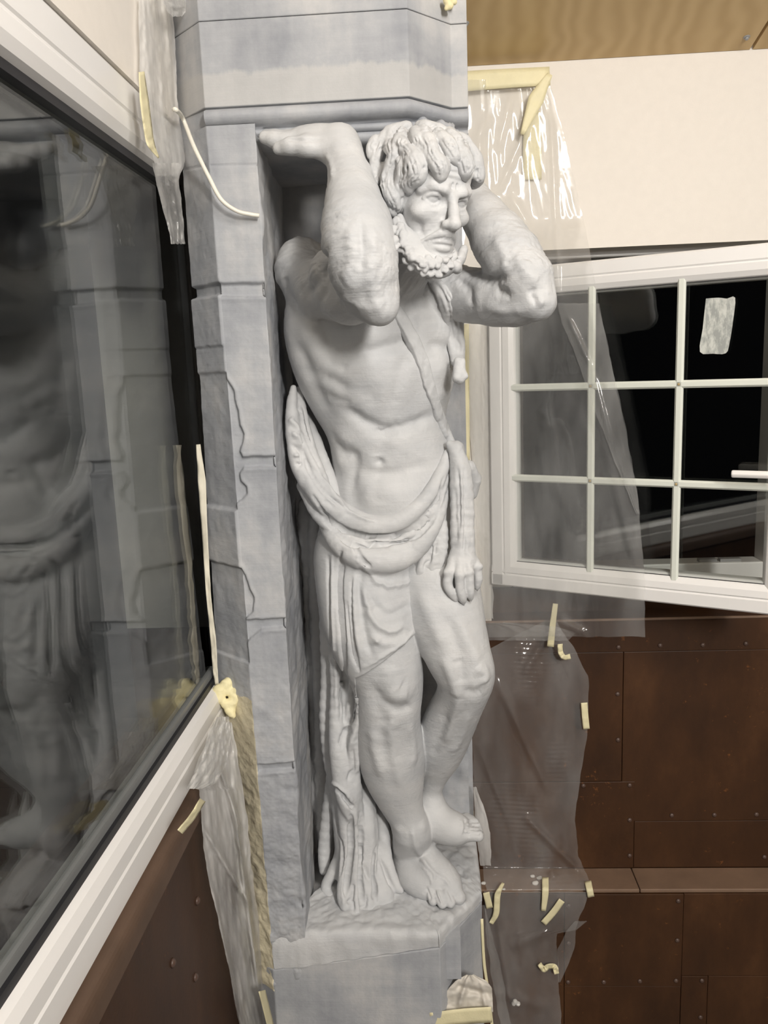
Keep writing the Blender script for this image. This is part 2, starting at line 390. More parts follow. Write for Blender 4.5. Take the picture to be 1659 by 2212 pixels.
# left wall steel: sill nosing and plate
XL = -0.500
e = empty('steel_plate', (XL, 0, 0), 'rust-brown steel plate under the large left window', 'steel plate')
MB().box((-0.5149, -1.0, ZFL), (XL, 1.79, ZF0 - .058)).build('sheet', M['rust'], e)
for px, py in [(411, 1794), (425, 1946), (372, 2080), (421, 2111)]:
    MB().dome(atx(px, py, XL), (1, 0, 0), 0.009, 0.007, 12).build('rivet', M['rivet'], e, True)
e = empty('sill_nosing', (XL, 0, ZF0), 'rounded dusty brown steel nosing between white window frame and left plate', 'sill nosing')
prof = [(0.0, 0.0)] + [(.014 + .014 * math.sin(a), -.03 + .028 * math.cos(a)) for a in np.linspace(0, PI * .5, 7)] + [(.028, -.052), (.016, -.06), (0, -.06)]
MB().beam((-0.514, -1.0, ZF0), (-0.514, 1.79, ZF0), (1, 0, 0), (0, 0, 1), prof[::-1]).build('nosing', plain('worn_brown_steel', srgb(90, 70, 56), 0.6, 0.15, 60, 0.15), e)

# ------------------------------------------------------------------ window 1: the big fixed light on the left
XF = -0.508; XGL = -0.540
e = empty('window_1', (XF, 1.0, ZF0)); tag(e, kind='structure')
yA, yB = -1.2, 1.86
fb = [(-.07, 0), (-.004, 0), (0, .006), (0, .052), (-.003, .056), (-.003, .060), (0, .064), (0, .088), (-.008, .104), (-.022, .112), (-.07, .112)]
MB().beam((XF, yA, ZF0), (XF, yB, ZF0), (1, 0, 0), (0, 0, 1), fb[::-1]).build('window_frame', M['pvc'], e)
MB().beam((XF, yA, ZF1), (XF, yB - .05, ZF1), (1, 0, 0), (0, 0, -1), fb).build('window_frame', M['pvc'], e)
MB().box((-.56, 1.915, ZF0 + .09), (-.545, 1.93, ZF1 - .09)).build('window_frame', M['gasket'], e)
for z, s in ((ZF0 + .112, 1), (ZF1 - .112, -1)):
    lo, hi = sorted((z - .004 * s, z + .013 * s))
    MB().box((-.545, yA, lo), (-.527, yB, hi)).build('gasket', M['gasket'], e)
    lo, hi = sorted((z + .013 * s, z + .03 * s))
    if s > 0: MB().box((-.545, yA, lo), (-.534, yB, hi)).build('spacer_bar', plain('grey_spacer', srgb(120, 122, 122), 0.35), e)
MB().box((XGL - .004, yA, ZF0 + .10), (XGL, 1.93, ZF1 - .10)).build('pane', M['glass'], e)
MB().box((XGL - .022, yA, ZF0 + .10), (XGL - .018, 1.93, ZF1 - .10)).build('pane', M['glass'], e)

# ------------------------------------------------------------------ window 2: frame in the far wall with its casement swung into the room
e = empty('window_2', (0.1, YG, ZS)); tag(e, kind='structure')
fx0, fx1 = 0.175, 1.04; fz0, fz1 = .895, ZT + .055
for lo, hi in (((fx0, YG, fz0), (fx0 + .07, YG + .07, fz1)), ((fx1 - .07, YG, fz0), (fx1, YG + .07, fz1)),
               ((fx0 + .07, YG, fz0), (fx1 - .07, YG + .07, fz0 + .06)), ((fx0 + .07, YG, fz1 - .07), (fx1 - .07, YG + .07, fz1))):
    MB().box(lo, hi).build('window_frame', M['pvc'], e, bevel=.004)
c = atz(1590, 1236, fz0 + .0605)
k = MB()
for dx, w_ in ((-.06, .05), (.0, .06)): k.box((c[0] + dx, YG + .008, fz0 + .06), (c[0] + dx + w_, YG + .03, fz0 + .069))
k.build('strike_plate', M['steel'], e)

A_ = at(1108, 1218, 2.2); B_ = at(1658, 1275, 1.9)
zg0, zg1 = (A_[2] + B_[2]) / 2, 1.731
du = np.array([B_[0] - A_[0], B_[1] - A_[1], 0]); LG = float(np.linalg.norm(du)); du /= LG
dn = np.array([du[1], -du[0], 0])             # room side of the casement
dn = dn if dn[1] < 0 else -dn
up = np.array([0, 0, 1.0]); O = np.array([A_[0], A_[1], 0])
sash = empty('casement_sash', tuple(O + up * zg0), 'white six-bar casement sash swung open into the room with dark panes', 'window sash')
W_ = 0.062
pr = [(0, 0), (W_, 0), (W_, -.05), (-.012, -.05), (-.012, -.012)]   # (outward from the glass, depth)
def rail(a, b, out, nm):
    prof = [(-.014, -.018), (-.006, -.004), (.006, 0.004), (.022, .006), (.026, .003), (.030, .006), (W_ - .004, .006), (W_, .002), (W_, -.052), (-.014, -.052)]
    mb = MB().beam(a, b, out, dn, prof)
    return mb.build(nm, M['pvc'], sash)
p = lambda u, z: O + du * u + up * z
rail(p(-W_, zg0), p(LG + W_, zg0), -up, 'rail'); rail(p(-W_, zg1), p(LG + W_, zg1), up, 'rail')
rail(p(0, zg0 - W_ + .003), p(0, zg1 + W_ - .003), -du, 'stile'); rail(p(LG, zg0 - W_ + .003), p(LG, zg1 + W_ - .003), du, 'stile')
def bar(a, b, side, nm='glazing_bar'):
    h = .0095
    prof = [(-h, -.010), (-h, -.004), (-h * .55, .001), (h * .55, .001), (h, -.004), (h, -.010)]
    MB().beam(a, b, side, dn, prof).build(nm, M['muntin'], sash)
ov = LG / 3
rows = [float(plane_at(1470, 830, O, dn)[2]), float(plane_at(1462, 1046, O, dn)[2])]
for i in (1, 2): bar(p(ov * i, zg0), p(ov * i, zg1), du)
for z in rows: bar(p(0, z), p(LG, z), up)
for i in (1, 2):
    for z in rows:
        MB().dome(p(ov * i, z) + dn * .001, dn, .0035, .0015, 10).build('pin', plain('brass_pin', srgb(170, 150, 110), 0.35), sash, True)
for dd in (-.012, -.030):
    MB().beam(p(LG / 2, zg0 - .012) + dn * dd, p(LG / 2, zg1 + .012) + dn * dd, du, dn, [(-LG / 2 - .012, 0), (LG / 2 + .012, 0), (LG / 2 + .012, .003), (-LG / 2 - .012, .003)]).build('pane', M['glass'], sash)
# dark gasket lines
for z in (zg0 + .004, zg1 - .004):
    MB().beam(p(-.004, z) - dn * .011, p(LG + .004, z) - dn * .011, up, dn, [(-.006, -.002), (.006, -.002), (.006, .003), (-.006, .003)]).build('gasket', M['gasket'], sash)
h0 = plane_at(1672, 1020, O, dn)
hm = MB(); hc = h0 + dn * .05
hm.tube([h0 + dn * .004, h0 + dn * .02, hc], [.016, .011, .010], 12)
hl = hc - du * .085 - up * .0
hm.beam(hc + du * .02, hl, up, dn, [(-.008, -.006), (.008, -.006), (.009, .004), (0, .009), (-.009, .004)])
hm.build('handle', M['lever'], sash, bevel=.003)
q = [plane_at(x, y, O - dn * .008, dn) for x, y in spline([(1525, 645), (1552, 643), (1570, 645), (1588, 643), (1584, 690), (1576, 740), (1568, 763), (1540, 764), (1512, 760), (1518, 710)], 3)]
st = MB().add([a + dn * .0006 for a in q] + list(q), [tuple(range(len(q)))] + [(i, (i + 1) % len(q), len(q) + (i + 1) % len(q), len(q) + i) for i in range(len(q))])
tag(st.build('sticker', M['sticker']), 'torn grey paper sticker left on a dark pane of the casement', 'sticker')
# ------------------------------------------------------------------ the stone pillar
YP = 1.75                                     # its front face
YN = 2.15                                     # back of the niche
pillar = empty('stone_pillar', (-0.2, YP, 0), 'tall grey painted stone pillar with a niche, between the two windows', 'pillar')
PLAN = [(-.525, 1.843), (-.432, YP), (-.013, YP), (.076, 1.838), (.110, 1.838), (.110, YW + .01), (-.525, YW + .01)]
MB().prism([(-.527, 1.843), (-.434, YP + .012), (-.434, YW), (-.527, YW)], 2.04, 2.09).build('core', M['stone'], pillar)
zl_ = float(at(700, 30, YP)[2])
MB().prism(PLAN, 2.088, zl_).prism(PLAN, zl_ + .0012, 2.86).build('upper_block', M['stone'], pillar, bevel=.002)
# thin mortar lines of the upper block
def offs(o): return [(-.4325, YP + o), (-.013 - .414 * o, YP + o), (.075 - .414 * o, 1.838 + o), (.110, 1.838 + o)]
cp = [(0, 2.10), (.001, 2.0905), (.012, 2.0885), (.004, 2.085), (-.008, 2.080), (-.013, 2.072), (-.012, 2.064), (-.004, 2.056), (.010, 2.051), (.024, 2.049),
      (.024, 2.046), (.018, 2.0455), (.018, 2.037), (.034, 2.035), (.036, 2.034), (.029, 2.033), (.029, 2.020), (.05, 2.014), (.09, 2.012), (.42, 2.012)]
V = [(x, y, z) for o, z in cp for x, y in offs(o)]
Q = [(j*4+i, j*4+i+1, (j+1)*4+i+1, (j+1)*4+i) for j in range(len(cp)-1) for i in range(3)]
link('cornice', npmesh('cornice', V, Q), M['stone'], pillar)
# rubbly broken stone over the head, under the chamfer of the cornice
random.seed(5)
def seg_dist(Pp, poly):                       # distance of many points to a polyline
    d = np.full(len(Pp), 9.0)
    for a, b in zip(poly[:-1], poly[1:]):
        ab = b - a; t = np.clip(((Pp - a) @ ab) / (ab @ ab + 1e-12), 0, 1)
        d = np.minimum(d, np.linalg.norm(Pp - a - t[:, None] * ab, axis=1))
    return d
def poly_sd(x, y, poly):                      # signed distance to a closed outline, negative inside
    d = np.full(x.shape, 9.0); inside = np.zeros(x.shape, bool); n = len(poly)
    for i in range(n):
        (x0, y0), (x1, y1) = poly[i], poly[(i + 1) % n]
        ex, ey = x1 - x0, y1 - y0; t = np.clip(((x - x0) * ex + (y - y0) * ey) / (ex * ex + ey * ey + 1e-12), 0, 1)
        d = np.minimum(d, np.hypot(x - x0 - t * ex, y - y0 - t * ey))
        c = ((y0 > y) != (y1 > y)) & (x < ex * (y - y0) / (ey + 1e-12) + x0); inside ^= c
    return np.where(inside, -d, d)
CN = np.array([-.7071, -.7071, 0])            # chamfer normal
def jamb():
    nz = 760; z = np.linspace(0.03, 2.053, nz)
    s1 = np.linspace(0, 1, 34); s2 = np.linspace(0, 1, 52)[1:]; s3 = np.linspace(0, 1, 60)[1:]
    xa = lambda zz: -.432 + .016 * np.clip((2.05 - zz) / 1.9, 0, 1)
    Z = z[:, None]
    sh = .0185 * np.clip((Z - .85) / .75, 0, 1)
    A = np.stack(np.broadcast_arrays(-.527 + sh + (xa(Z) + .527 - sh) * s1, 1.843 - sh + (YP - 1.843 + sh) * s1, Z), -1)
    B = np.stack(np.broadcast_arrays(xa(Z) + (-.331 - xa(Z)) * s2, YP + 0 * s2, Z), -1)
    D = np.stack(np.broadcast_arrays(-.331 - .018 * s3, YP + (YN + .02 - YP) * s3, Z), -1)
    Pm = np.concatenate([A, B, D], 1); nu = Pm.shape[1]
    Nn = np.zeros_like(Pm); Nn[:, :34] = CN; Nn[:, 34:34+51] = (0, -1, 0); Nn[:, 34+51:] = (1, 0, 0)
    Nn[:, 33] = (-.383, -.924, 0); Nn[:, 84] = (.7071, -.7071, 0)
    W = Pm.reshape(-1, 3); disp = np.zeros(len(W))
    col = np.tile(np.arange(nu), nz); isA = col < 34; isB = (col >= 34) & (col < 85); isD = col >= 85
    fz = lambda pts: [tuple(at(x, y, YP)[[0, 2]]) for x, y in pts]
    ch = lambda pts: [(lambda q: ((q[0] + .525) * 1.414, q[2]))(plane_at(x, y, (-.432, YP, 0), CN)) for x, y in pts]
    front = [
        [(440, 613), (610, 611), (610, 640), (440, 640)],
        [(484, 812), (505, 844), (507, 865), (513, 885), (517, 918), (527, 938), (523, 958), (517, 975), (524, 988), (640, 984), (640, 1006), (526, 1010), (515, 1023), (520, 1040), (531, 1052), (533, 1066), (522, 1080), (500, 1092), (480, 1060), (470, 900)],
        [(505, 1216), (515, 1220), (529, 1243), (539, 1272), (549, 1292), (545, 1321), (527, 1340), (670, 1333), (670, 1351), (564, 1360), (543, 1376), (519, 1405), (495, 1400), (490, 1260)],
        [(520, 1656), (690, 1643), (690, 1659), (520, 1672)],
    ]
    x_, z_ = W[:, 0], W[:, 2]
    jit = .004 * (fbm(x_ * 60, z_ * 60, 3) - .5)
    for pl in front:
        sd = poly_sd(x_, z_, fz(pl)) + jit
        disp += np.where(isB, -.0085 * np.clip(.5 - sd / .004, 0, 1) + .0016 * np.exp(-((sd - .005) / .005) ** 2), 0)
    s_ = (x_ + .525) * 1.414
    wob = .003 * (fbm(s_ * 40, z_ * 9, 13) - .5)
    for y0, y1, dep in [(616, 642, -.011), (642, 752, .004), (752, 806, .001), (806, 1090, -.004), (1090, 1206, .005), (1206, 1395, -.005)]:
        za = [ch([(440, y0)])[0][1], ch([(440, y1)])[0][1]]
        tt = z_ + wob; disp += np.where(isA, dep * np.clip((za[0] - tt) / .003, 0, 1) * np.clip((tt - za[1]) / .003, 0, 1), 0)
    for pl in ([(443, 358), (556, 356)],):
        d = seg_dist(W, np.array([at(x, y, YP) for x, y in pl])); disp -= np.where(isB, .003 * np.exp(-(d / .0018) ** 2), 0)
    d = seg_dist(W, np.array([plane_at(x, y, (-.432, YP, 0), CN) for x, y in [(383, 370), (443, 358)]])); disp -= np.where(isA, .003 * np.exp(-(d / .0018) ** 2), 0)
    low = np.clip((1.0 - z_) / .8, 0, 1)
    q_ = x_ * 1.3 - W[:, 1] * .9
    n1 = fbm(q_ * 26, z_ * 40, 7) - .47; n2 = fbm(q_ * 10, z_ * 7, 17) - .47
    disp += np.where(isD, .022 * n2 + .006 * n1, (.0025 + .010 * low) * n1)
    band = vnoise(x_ * 0 + 3, z_ * 26, 5) - .5; disp += np.where(isB, .006 * low * band, 0)
    # a soft swell at the niche edge low down
    Wd = W + Nn.reshape(-1, 3) * disp[:, None]
    Qd = np.array([(j*nu+i, j*nu+i+1, (j+1)*nu+i+1, (j+1)*nu+i) for j in range(nz-1) for i in range(nu-1)])
    o = link('jamb', npmesh('jamb', Wd, Qd), M['stone'], pillar, True)
    # the lower chamfer is bare mortar
    o.data.materials.append(M['mortar'])
    zc_ = Wd[Qd].mean(1)
    edge = .80 + .008 * (vnoise(zc_[:, 0] * 70, zc_[:, 2] * 70, 4) - .5)
    isa = (np.tile(np.arange(nu - 1), nz - 1) < 33) & (zc_[:, 2] < edge)
    o.data.polygons.foreach_set('material_index', isa.astype(np.int32))
jamb()
def nback(u, v):
    x = -.36 + .455 * u; z = .16 + 1.88 * v
    rough = .05 if x > .0 and z < .6 else .022
    return (x, YN - rough * (float(fbm(x * 12, z * 9, 21)) - .45) - .004 * float(fbm(x * 70, z * 70, 3)), z)
grid('niche_back', nback, 60, 220, M['stone'], pillar)
MB().box((.06, YN + .01, .1), (.108, YW + .01, 2.03)).box((-.36, YN + .02, .1), (.1, YW + .01, 2.05)).build('core', M['stone'], pillar)
# block below the statue with its sloping seam, and the rough plinth the figure stands on
sl = lambda x: .093 + (x + .415) / .415 * .062
lp = [(-.520, 1.848), (-.416, YP), (-.001, YP), (.112, 1.900), (.112, YW + .01), (-.520, YW + .01)]
n = len(lp)
V = [(x, y, ZFL) for x, y in lp] + [(x, y, sl(x) - .002) for x, y in lp]
MB().add(V, [tuple(range(n))[::-1], tuple(range(n, 2*n))] + [(i, (i+1) % n, n+(i+1) % n, n+i) for i in range(n)]).build('lower_block', M['stone'], pillar, bevel=.003)
def plinth():
    path = spline([(-.414, YP), (-.3, YP - .004), (-.15, YP), (-.012, YP), (.0, YP + .003), (.055, 1.828), (.106, 1.893), (.112, 1.91), (.112, 2.05), (.11, 2.2)], 20)
    n = len(path); prof = [(0, 0), (0, .35), (-.001, .7), (.004, .9), (.012, 1.0)] ; V = []; 
    inner = [(o, 1.02 + .07 * min(1, o / .3)) for o in np.linspace(.026, .42, 64)]
    ctr = np.array([-.16, 2.16])
    for o, h in prof + inner:
        for i, (x, y) in enumerate(path):
            q = np.array([x, y]); t = min(1, o / .42)
            q = q + (ctr - q) * (t if o > .02 else 0) + ((ctr - q) / np.linalg.norm(ctr - q) * o if o <= .02 else 0)
            zt = .196 + .16 * max(0, q[1] - 1.84) * .55
            zz = sl(x) + (zt - sl(x)) * min(h, 1)
            nn = float(fbm(q[0] * 38, q[1] * 38 + zz * 30, 31)) - .47; n2 = float(fbm(q[0] * 110, q[1] * 110, 37, 2)) - .4
            if o < .02: q = q + np.array([0, -1]) * (nn * .012)
            if h >= .9: zz += nn * .016 + n2 * .009
            V.append((q[0], q[1], zz))
    R_ = len(prof) + len(inner)
    Q = [(j*n+i, j*n+i+1, (j+1)*n+i+1, (j+1)*n+i) for j in range(R_-1) for i in range(n-1)]
    o = link('plinth', npmesh('plinth', V, Q), M['statue'], pillar, True)
    s = o.modifiers.new('smooth', 'SUBSURF'); s.levels = 1; s.render_levels = 1
plinth()
MB().box((-.40, 1.77, .05), (.05, 2.2, .165)).build('plinth_core', M['stone'], pillar)
# ------------------------------------------------------------------ sculpting: distance fields turned into meshes
class Field:
    def __init__(s): s.ops = []
    def put(s, fn, c, r, k, mode):
        c = np.asarray(c, float); r = np.asarray(r, float)
        s.ops.append((fn, c - r, c + r, k, mode)); return s
    def cone(s, a, ra, b, rb, k=.01, mode='add'):
        a = np.asarray(a, float); b = np.asarray(b, float); ab = b - a; L2 = float(ab @ ab) + 1e-12
        def fn(x, y, z):
            px, py, pz = x - a[0], y - a[1], z - a[2]
            t = np.clip((px * ab[0] + py * ab[1] + pz * ab[2]) / L2, 0, 1)
            return np.sqrt((px - t * ab[0])**2 + (py - t * ab[1])**2 + (pz - t * ab[2])**2) - (ra + (rb - ra) * t)
        lo = np.minimum(a - ra, b - rb); hi = np.maximum(a + ra, b + rb)
        return s.put(fn, (lo + hi) / 2, (hi - lo) / 2, k, mode)
    def chain(s, pts, k=.01, n=0, mode='add'):   # rows x y z r
        P_ = spline(pts, n) if n and len(pts) > 2 else np.asarray(pts, float)
        for i in range(len(P_) - 1): s.cone(P_[i][:3], P_[i][3], P_[i+1][:3], P_[i+1][3], k if i == 0 else min(k, max(.004, .5 * P_[i][3])), mode)
        return s
    def ell(s, c, r, R=None, k=.01, mode='add'):
        c = np.asarray(c, float); r = np.asarray(r, float); R = np.eye(3) if R is None else np.asarray(R)
        def fn(x, y, z):
            px, py, pz = x - c[0], y - c[1], z - c[2]
            u = [(px * R[0, i] + py * R[1, i] + pz * R[2, i]) / r[i] for i in range(3)]
            k0 = np.sqrt(u[0]**2 + u[1]**2 + u[2]**2); k1 = np.sqrt((u[0]/r[0])**2 + (u[1]/r[1])**2 + (u[2]/r[2])**2)
            return k0 * (k0 - 1) / np.maximum(k1, 1e-6)
        return s.put(fn, c, np.sqrt((R**2) @ (r**2)), k, mode)
    def loft(s, rows, k=.01, mode='add', ex=2.0):  # rows: z cx cy a b yaw
        A = np.array(sorted(map(tuple, rows))); zz = A[:, 0]
        zf = np.linspace(zz[0], zz[-1], 60); B = np.array([np.interp(zf, zz, A[:, j]) for j in range(1, 6)])
        ker = np.ones(5) / 5; B = np.array([np.convolve(np.pad(b, 2, 'edge'), ker, 'valid') for b in B])
        def fn(x, y, z):
            cx, cy, a, b, yw = [np.interp(z, zf, B[j]) for j in range(5)]
            c, n = np.cos(yw), np.sin(yw); px, py = x - cx, y - cy
            u = (px * c + py * n) / a; v = (-px * n + py * c) / b
            k0 = np.sqrt(u*u + v*v); k1 = np.sqrt((u/a)**2 + (v/b)**2)
            d = k0 * (k0 - 1) / np.maximum(k1, 1e-6)
            return np.maximum(d, np.maximum(zf[0] - z, z - zf[-1]))
        m_ = A[:, 3:5].max(1)
        lo = np.array([(A[:, 1] - m_).min(), (A[:, 2] - m_).min(), zz[0]]); hi = np.array([(A[:, 1] + m_).max(), (A[:, 2] + m_).max(), zz[-1]])
        return s.put(fn, (lo + hi) / 2, (hi - lo) / 2, k, mode)
    def bump(s, c, r, amp):
        c = np.asarray(c, float)
        def fn(x, y, z): return amp * np.exp(-((x - c[0])**2 + (y - c[1])**2 + (z - c[2])**2) / (r * r))
        return s.put(fn, c, (2.4 * r,) * 3, 0, 'bump')
    def apply(s, D, d, k, mode):
        if mode == 'bump': return D - d
        if mode == 'sub':
            if k <= 0: return np.maximum(D, -d)
            h = np.clip(.5 - .5 * (D + d) / k, 0, 1); return D + (-d - D) * h + k * h * (1 - h)
        if k <= 0: return np.minimum(D, d)
        h = np.clip(.5 + .5 * (D - d) / k, 0, 1); return D + (d - D) * h - k * h * (1 - h)
    def eval(s, pts):
        D = np.full(len(pts), 1.0)
        for fn, lo, hi, k, mode in s.ops:
            m_ = .03 + k; q = np.all((pts > lo - m_) & (pts < hi + m_), axis=1)
            if q.any():
                D[q] = s.apply(D[q], fn(pts[q, 0], pts[q, 1], pts[q, 2]), k, mode)
        return D
    def cast(s, px, py, y0=1.25, y1=2.3):        # first point of the form on the sight line
        Y = np.arange(y0, y1, .003); d = ray(px, py); pts = EYE + d * (Y / d[1])[:, None]
        D = s.eval(pts); i = np.argmax(D < 0)
        return pts[i] if D[i] < 0 else None
    def mesh(s, xs, ys, zs):
        xs, ys, zs = [np.asarray(a, np.float32) for a in (xs, ys, zs)]
        D = np.ones((len(xs), len(ys), len(zs)), np.float32)
        for fn, lo, hi, k, mode in s.ops:
            m_ = .012 + k; ii = []
            for ax, a in enumerate((xs, ys, zs)):
                ii.append(slice(max(0, np.searchsorted(a, lo[ax] - m_) - 1), np.searchsorted(a, hi[ax] + m_) + 1))
            a, b, c = ii
            if 0 in (len(xs[a]), len(ys[b]), len(zs[c])): continue
            D[a, b, c] = s.apply(D[a, b, c], fn(xs[a][:, None, None], ys[b][None, :, None], zs[c][None, None, :]).astype(np.float32), k, mode)
        return nets(D, xs, ys, zs)
def nets(D, xs, ys, zs):
    S = D < 0; c = np.zeros(tuple(n - 1 for n in D.shape), np.int8)
    sl = (slice(None, -1), slice(1, None))
    for i in (0, 1):
        for j in (0, 1):
            for k in (0, 1): c += S[sl[i], sl[j], sl[k]]
    I, J, K = np.nonzero((c > 0) & (c < 8)); del c
    idx = np.full(tuple(n - 1 for n in D.shape), -1, np.int32); idx[I, J, K] = np.arange(len(I))
    ax = (xs, ys, zs); pos = np.zeros((len(I), 3)); cnt = np.zeros(len(I))
    corners = [(i, j, k) for i in (0, 1) for j in (0, 1) for k in (0, 1)]
    val = {q: D[I + q[0], J + q[1], K + q[2]].astype(float) for q in corners}
    for q in corners:
        for a in range(3):
            if q[a]: continue
            r = list(q); r[a] = 1; r = tuple(r); v0, v1 = val[q], val[r]; m_ = (v0 < 0) != (v1 < 0)
            t = v0[m_] / (v0[m_] - v1[m_])
            for b, (g, base) in enumerate(zip(ax, (I, J, K))):
                g0 = g[base[m_] + q[b]]; g1 = g[base[m_] + r[b]]; pos[m_, b] += g0 + (g1 - g0) * t
            cnt[m_] += 1
    V = pos / cnt[:, None]; F_ = []
    for a in range(3):
        s0 = [slice(None)] * 3; s1 = [slice(None)] * 3; s0[a] = slice(None, -1); s1[a] = slice(1, None)
        X = S[tuple(s0)] != S[tuple(s1)]; b, d = [q for q in range(3) if q != a]
        cut = [slice(None)] * 3; cut[b] = slice(1, -1); cut[d] = slice(1, -1)
        E = np.array(np.nonzero(X[tuple(cut)])); E[b] += 1; E[d] += 1
        def cell(db, dd):
            e = E.copy(); e[b] += db; e[d] += dd; return idx[e[0], e[1], e[2]]
        q = np.stack([cell(-1, -1), cell(0, -1), cell(0, 0), cell(-1, 0)], 1)
        ins = S[E[0], E[1], E[2]]; flip = ins if a != 1 else ~ins
        q[~flip] = q[~flip][:, ::-1]; F_.append(q)
    return V, np.concatenate(F_)
def normals(V, Q):
    n = np.cross(V[Q[:, 2]] - V[Q[:, 0]], V[Q[:, 3]] - V[Q[:, 1]]); N = np.zeros_like(V)
    for i in range(4):
        for ax in range(3): N[:, ax] += np.bincount(Q[:, i], n[:, ax], len(V))
    return N / (np.linalg.norm(N, axis=1)[:, None] + 1e-12)
def relax(V, Q, it=2, f=.5):
    for _ in range(it):
        A = np.zeros_like(V); c = np.bincount(Q.ravel(), minlength=len(V)) * 2.0
        for i in range(4):
            for j in ((i + 1) % 4, (i - 1) % 4):
                for ax in range(3): A[:, ax] += np.bincount(Q[:, i], V[Q[:, j], ax], len(V))
        V = V + f * (A / c[:, None] - V)
    return V
class Clay:                                   # a mesh one can still work with strokes
    def __init__(s, V, Q, it=2):
        s.V = relax(V, Q, it) if it else V; s.Q = Q; s.N = normals(s.V, Q); s.u, s.v, s.d = project(s.V); s.D = np.zeros(len(s.V)); s.gain = 1.0
    def hit(s, x, y, r=3.5):
        q = np.nonzero((np.abs(s.u - x) < r) & (np.abs(s.v - y) < r))[0]
        if not len(q): return None
        return s.V[q[np.argmin(s.d[q])]]
    def stroke(s, pts, r, amp, n=5, taper=True):   # photo pixels (or 3-D points): r px wide, amp px high; amp<0 carves
        if len(pts[0]) == 2: pts = [s.hit(x, y) for x, y in spline(pts, n)]
        pts = [p for p in pts if p is not None]
        if len(pts) < 1: return s
        if len(pts) == 1: pts = pts * 2
        L = np.array(pts); k = pm(L.mean(0)); r *= k; amp *= k
        q = np.nonzero(np.all((s.V > L.min(0) - 3 * r) & (s.V < L.max(0) + 3 * r), axis=1))[0]
        if not len(q): return s
        P_ = s.V[q]; best = np.full(len(q), 9.0); par = np.zeros(len(q)); m_ = len(L) - 1
        for i in range(m_):
            a, b = L[i], L[i+1]; ab = b - a; t = np.clip(((P_ - a) @ ab) / (ab @ ab + 1e-12), 0, 1)
            d = np.linalg.norm(P_ - a - t[:, None] * ab, axis=1); g = d < best
            best[g] = d[g]; par[g] = (i + t[g]) / m_
        f = np.exp(-(best / r) ** 2)
        if taper and np.linalg.norm(L[-1] - L[0]) > 2 * r: f *= np.clip(np.minimum(par, 1 - par) * 5 + .25, 0, 1)
        s.D[q] += amp * f * s.gain; return s
    def dent(s, x, y, r, amp): return s.stroke([(x, y)], r, amp)
    def set(s):
        s.V = s.V + s.N * s.D[:, None]; s.D[:] = 0; s.N = normals(s.V, s.Q); s.u, s.v, s.d = project(s.V); return s
    def roughen(s, amp, sc_, seed=1):
        V = s.V; s.D += amp * (fbm(V[:, 0] * sc_ + V[:, 1] * sc_ * .7, V[:, 2] * sc_ + V[:, 1] * sc_ * .6, seed) - .47); return s.set()
    def build(s, name, mat, parent): return link(name, npmesh(name, s.V, s.Q), mat, parent, True)
def axis(lo, hi, h, fine=None, hf=None):
    if fine is None: return np.arange(lo, hi, h)
    a, b = fine
    return np.concatenate([np.arange(lo, a - h * .5, h), np.arange(a, b, hf), np.arange(b + hf, hi, h)])
def J(x, y, Y, rpx):                          # joint at a photo pixel and a depth, radius as it looks there
    p = at(x, y, Y); return (*p, rpx * pm(p))
def Js(rows): return [J(*r) for r in rows]
# ------------------------------------------------------------------ the bearded figure
FINE = 1.0                                    # grid coarseness while testing
statue = empty('atlas_statue', tuple(at(880, 1900, 1.95)), 'grey bearded muscular stone man with raised bent arms bearing the cornice of the pillar', 'statue')
body = Field()
def sec(y, xl, xr, Yc, b, yaw):               # torso section seen between two photo columns
    c = at((xl + xr) / 2, y, Yc); a = (xr - xl) / 2 * pm(c); return (c[2], c[0], c[1], a, b, yaw)
r_ = math.radians
body.loft([sec(560, 690, 930, 1.93, .075, r_(8)), sec(600, 640, 985, 1.93, .095, r_(12)), sec(640, 617, 1000, 1.93, .118, r_(16)), sec(705, 611, 1003, 1.93, .135, r_(18)),
           sec(770, 623, 996, 1.935, .142, r_(18)), sec(829, 645, 985, 1.94, .138, r_(16)), sec(900, 684, 962, 1.95, .125, r_(12)), sec(943, 711, 966, 1.955, .118, r_(8)),
           sec(1000, 719, 985, 1.955, .116, r_(2)), sec(1060, 706, 998, 1.96, .122, r_(-4)), sec(1130, 696, 1000, 1.965, .122, r_(-6)), sec(1190, 708, 985, 1.965, .10, r_(-6))], k=.01)
# neck and shoulders
body.chain(Js([(905, 520, 1.73, 62), (862, 565, 1.80, 66), (825, 610, 1.90, 78)]), k=.05)
body.ell(at(655, 578, 1.905), (.060, .062, .068), k=.03)
body.ell(at(975, 628, 1.90), (.062, .07, .055), k=.03)
# raised arm on the picture's left
body.chain(Js([(652, 590, 1.90, 50), (700, 622, 1.80, 57), (755, 634, 1.69, 58), (800, 640, 1.61, 53)]), k=.03)
body.chain(Js([(803, 628, 1.595, 50), (788, 590, 1.58, 66), (776, 535, 1.585, 72), (770, 485, 1.61, 68), (763, 430, 1.645, 54), (757, 385, 1.675, 44), (745, 340, 1.70, 38), (735, 312, 1.72, 35)]), k=.03)
body.ell(at(815, 655, 1.575), (.034, .03, .034), k=.02)
body.ell(at(722, 590, 1.70), (.052, .06, .05), k=.03)            # biceps pressed against the forearm
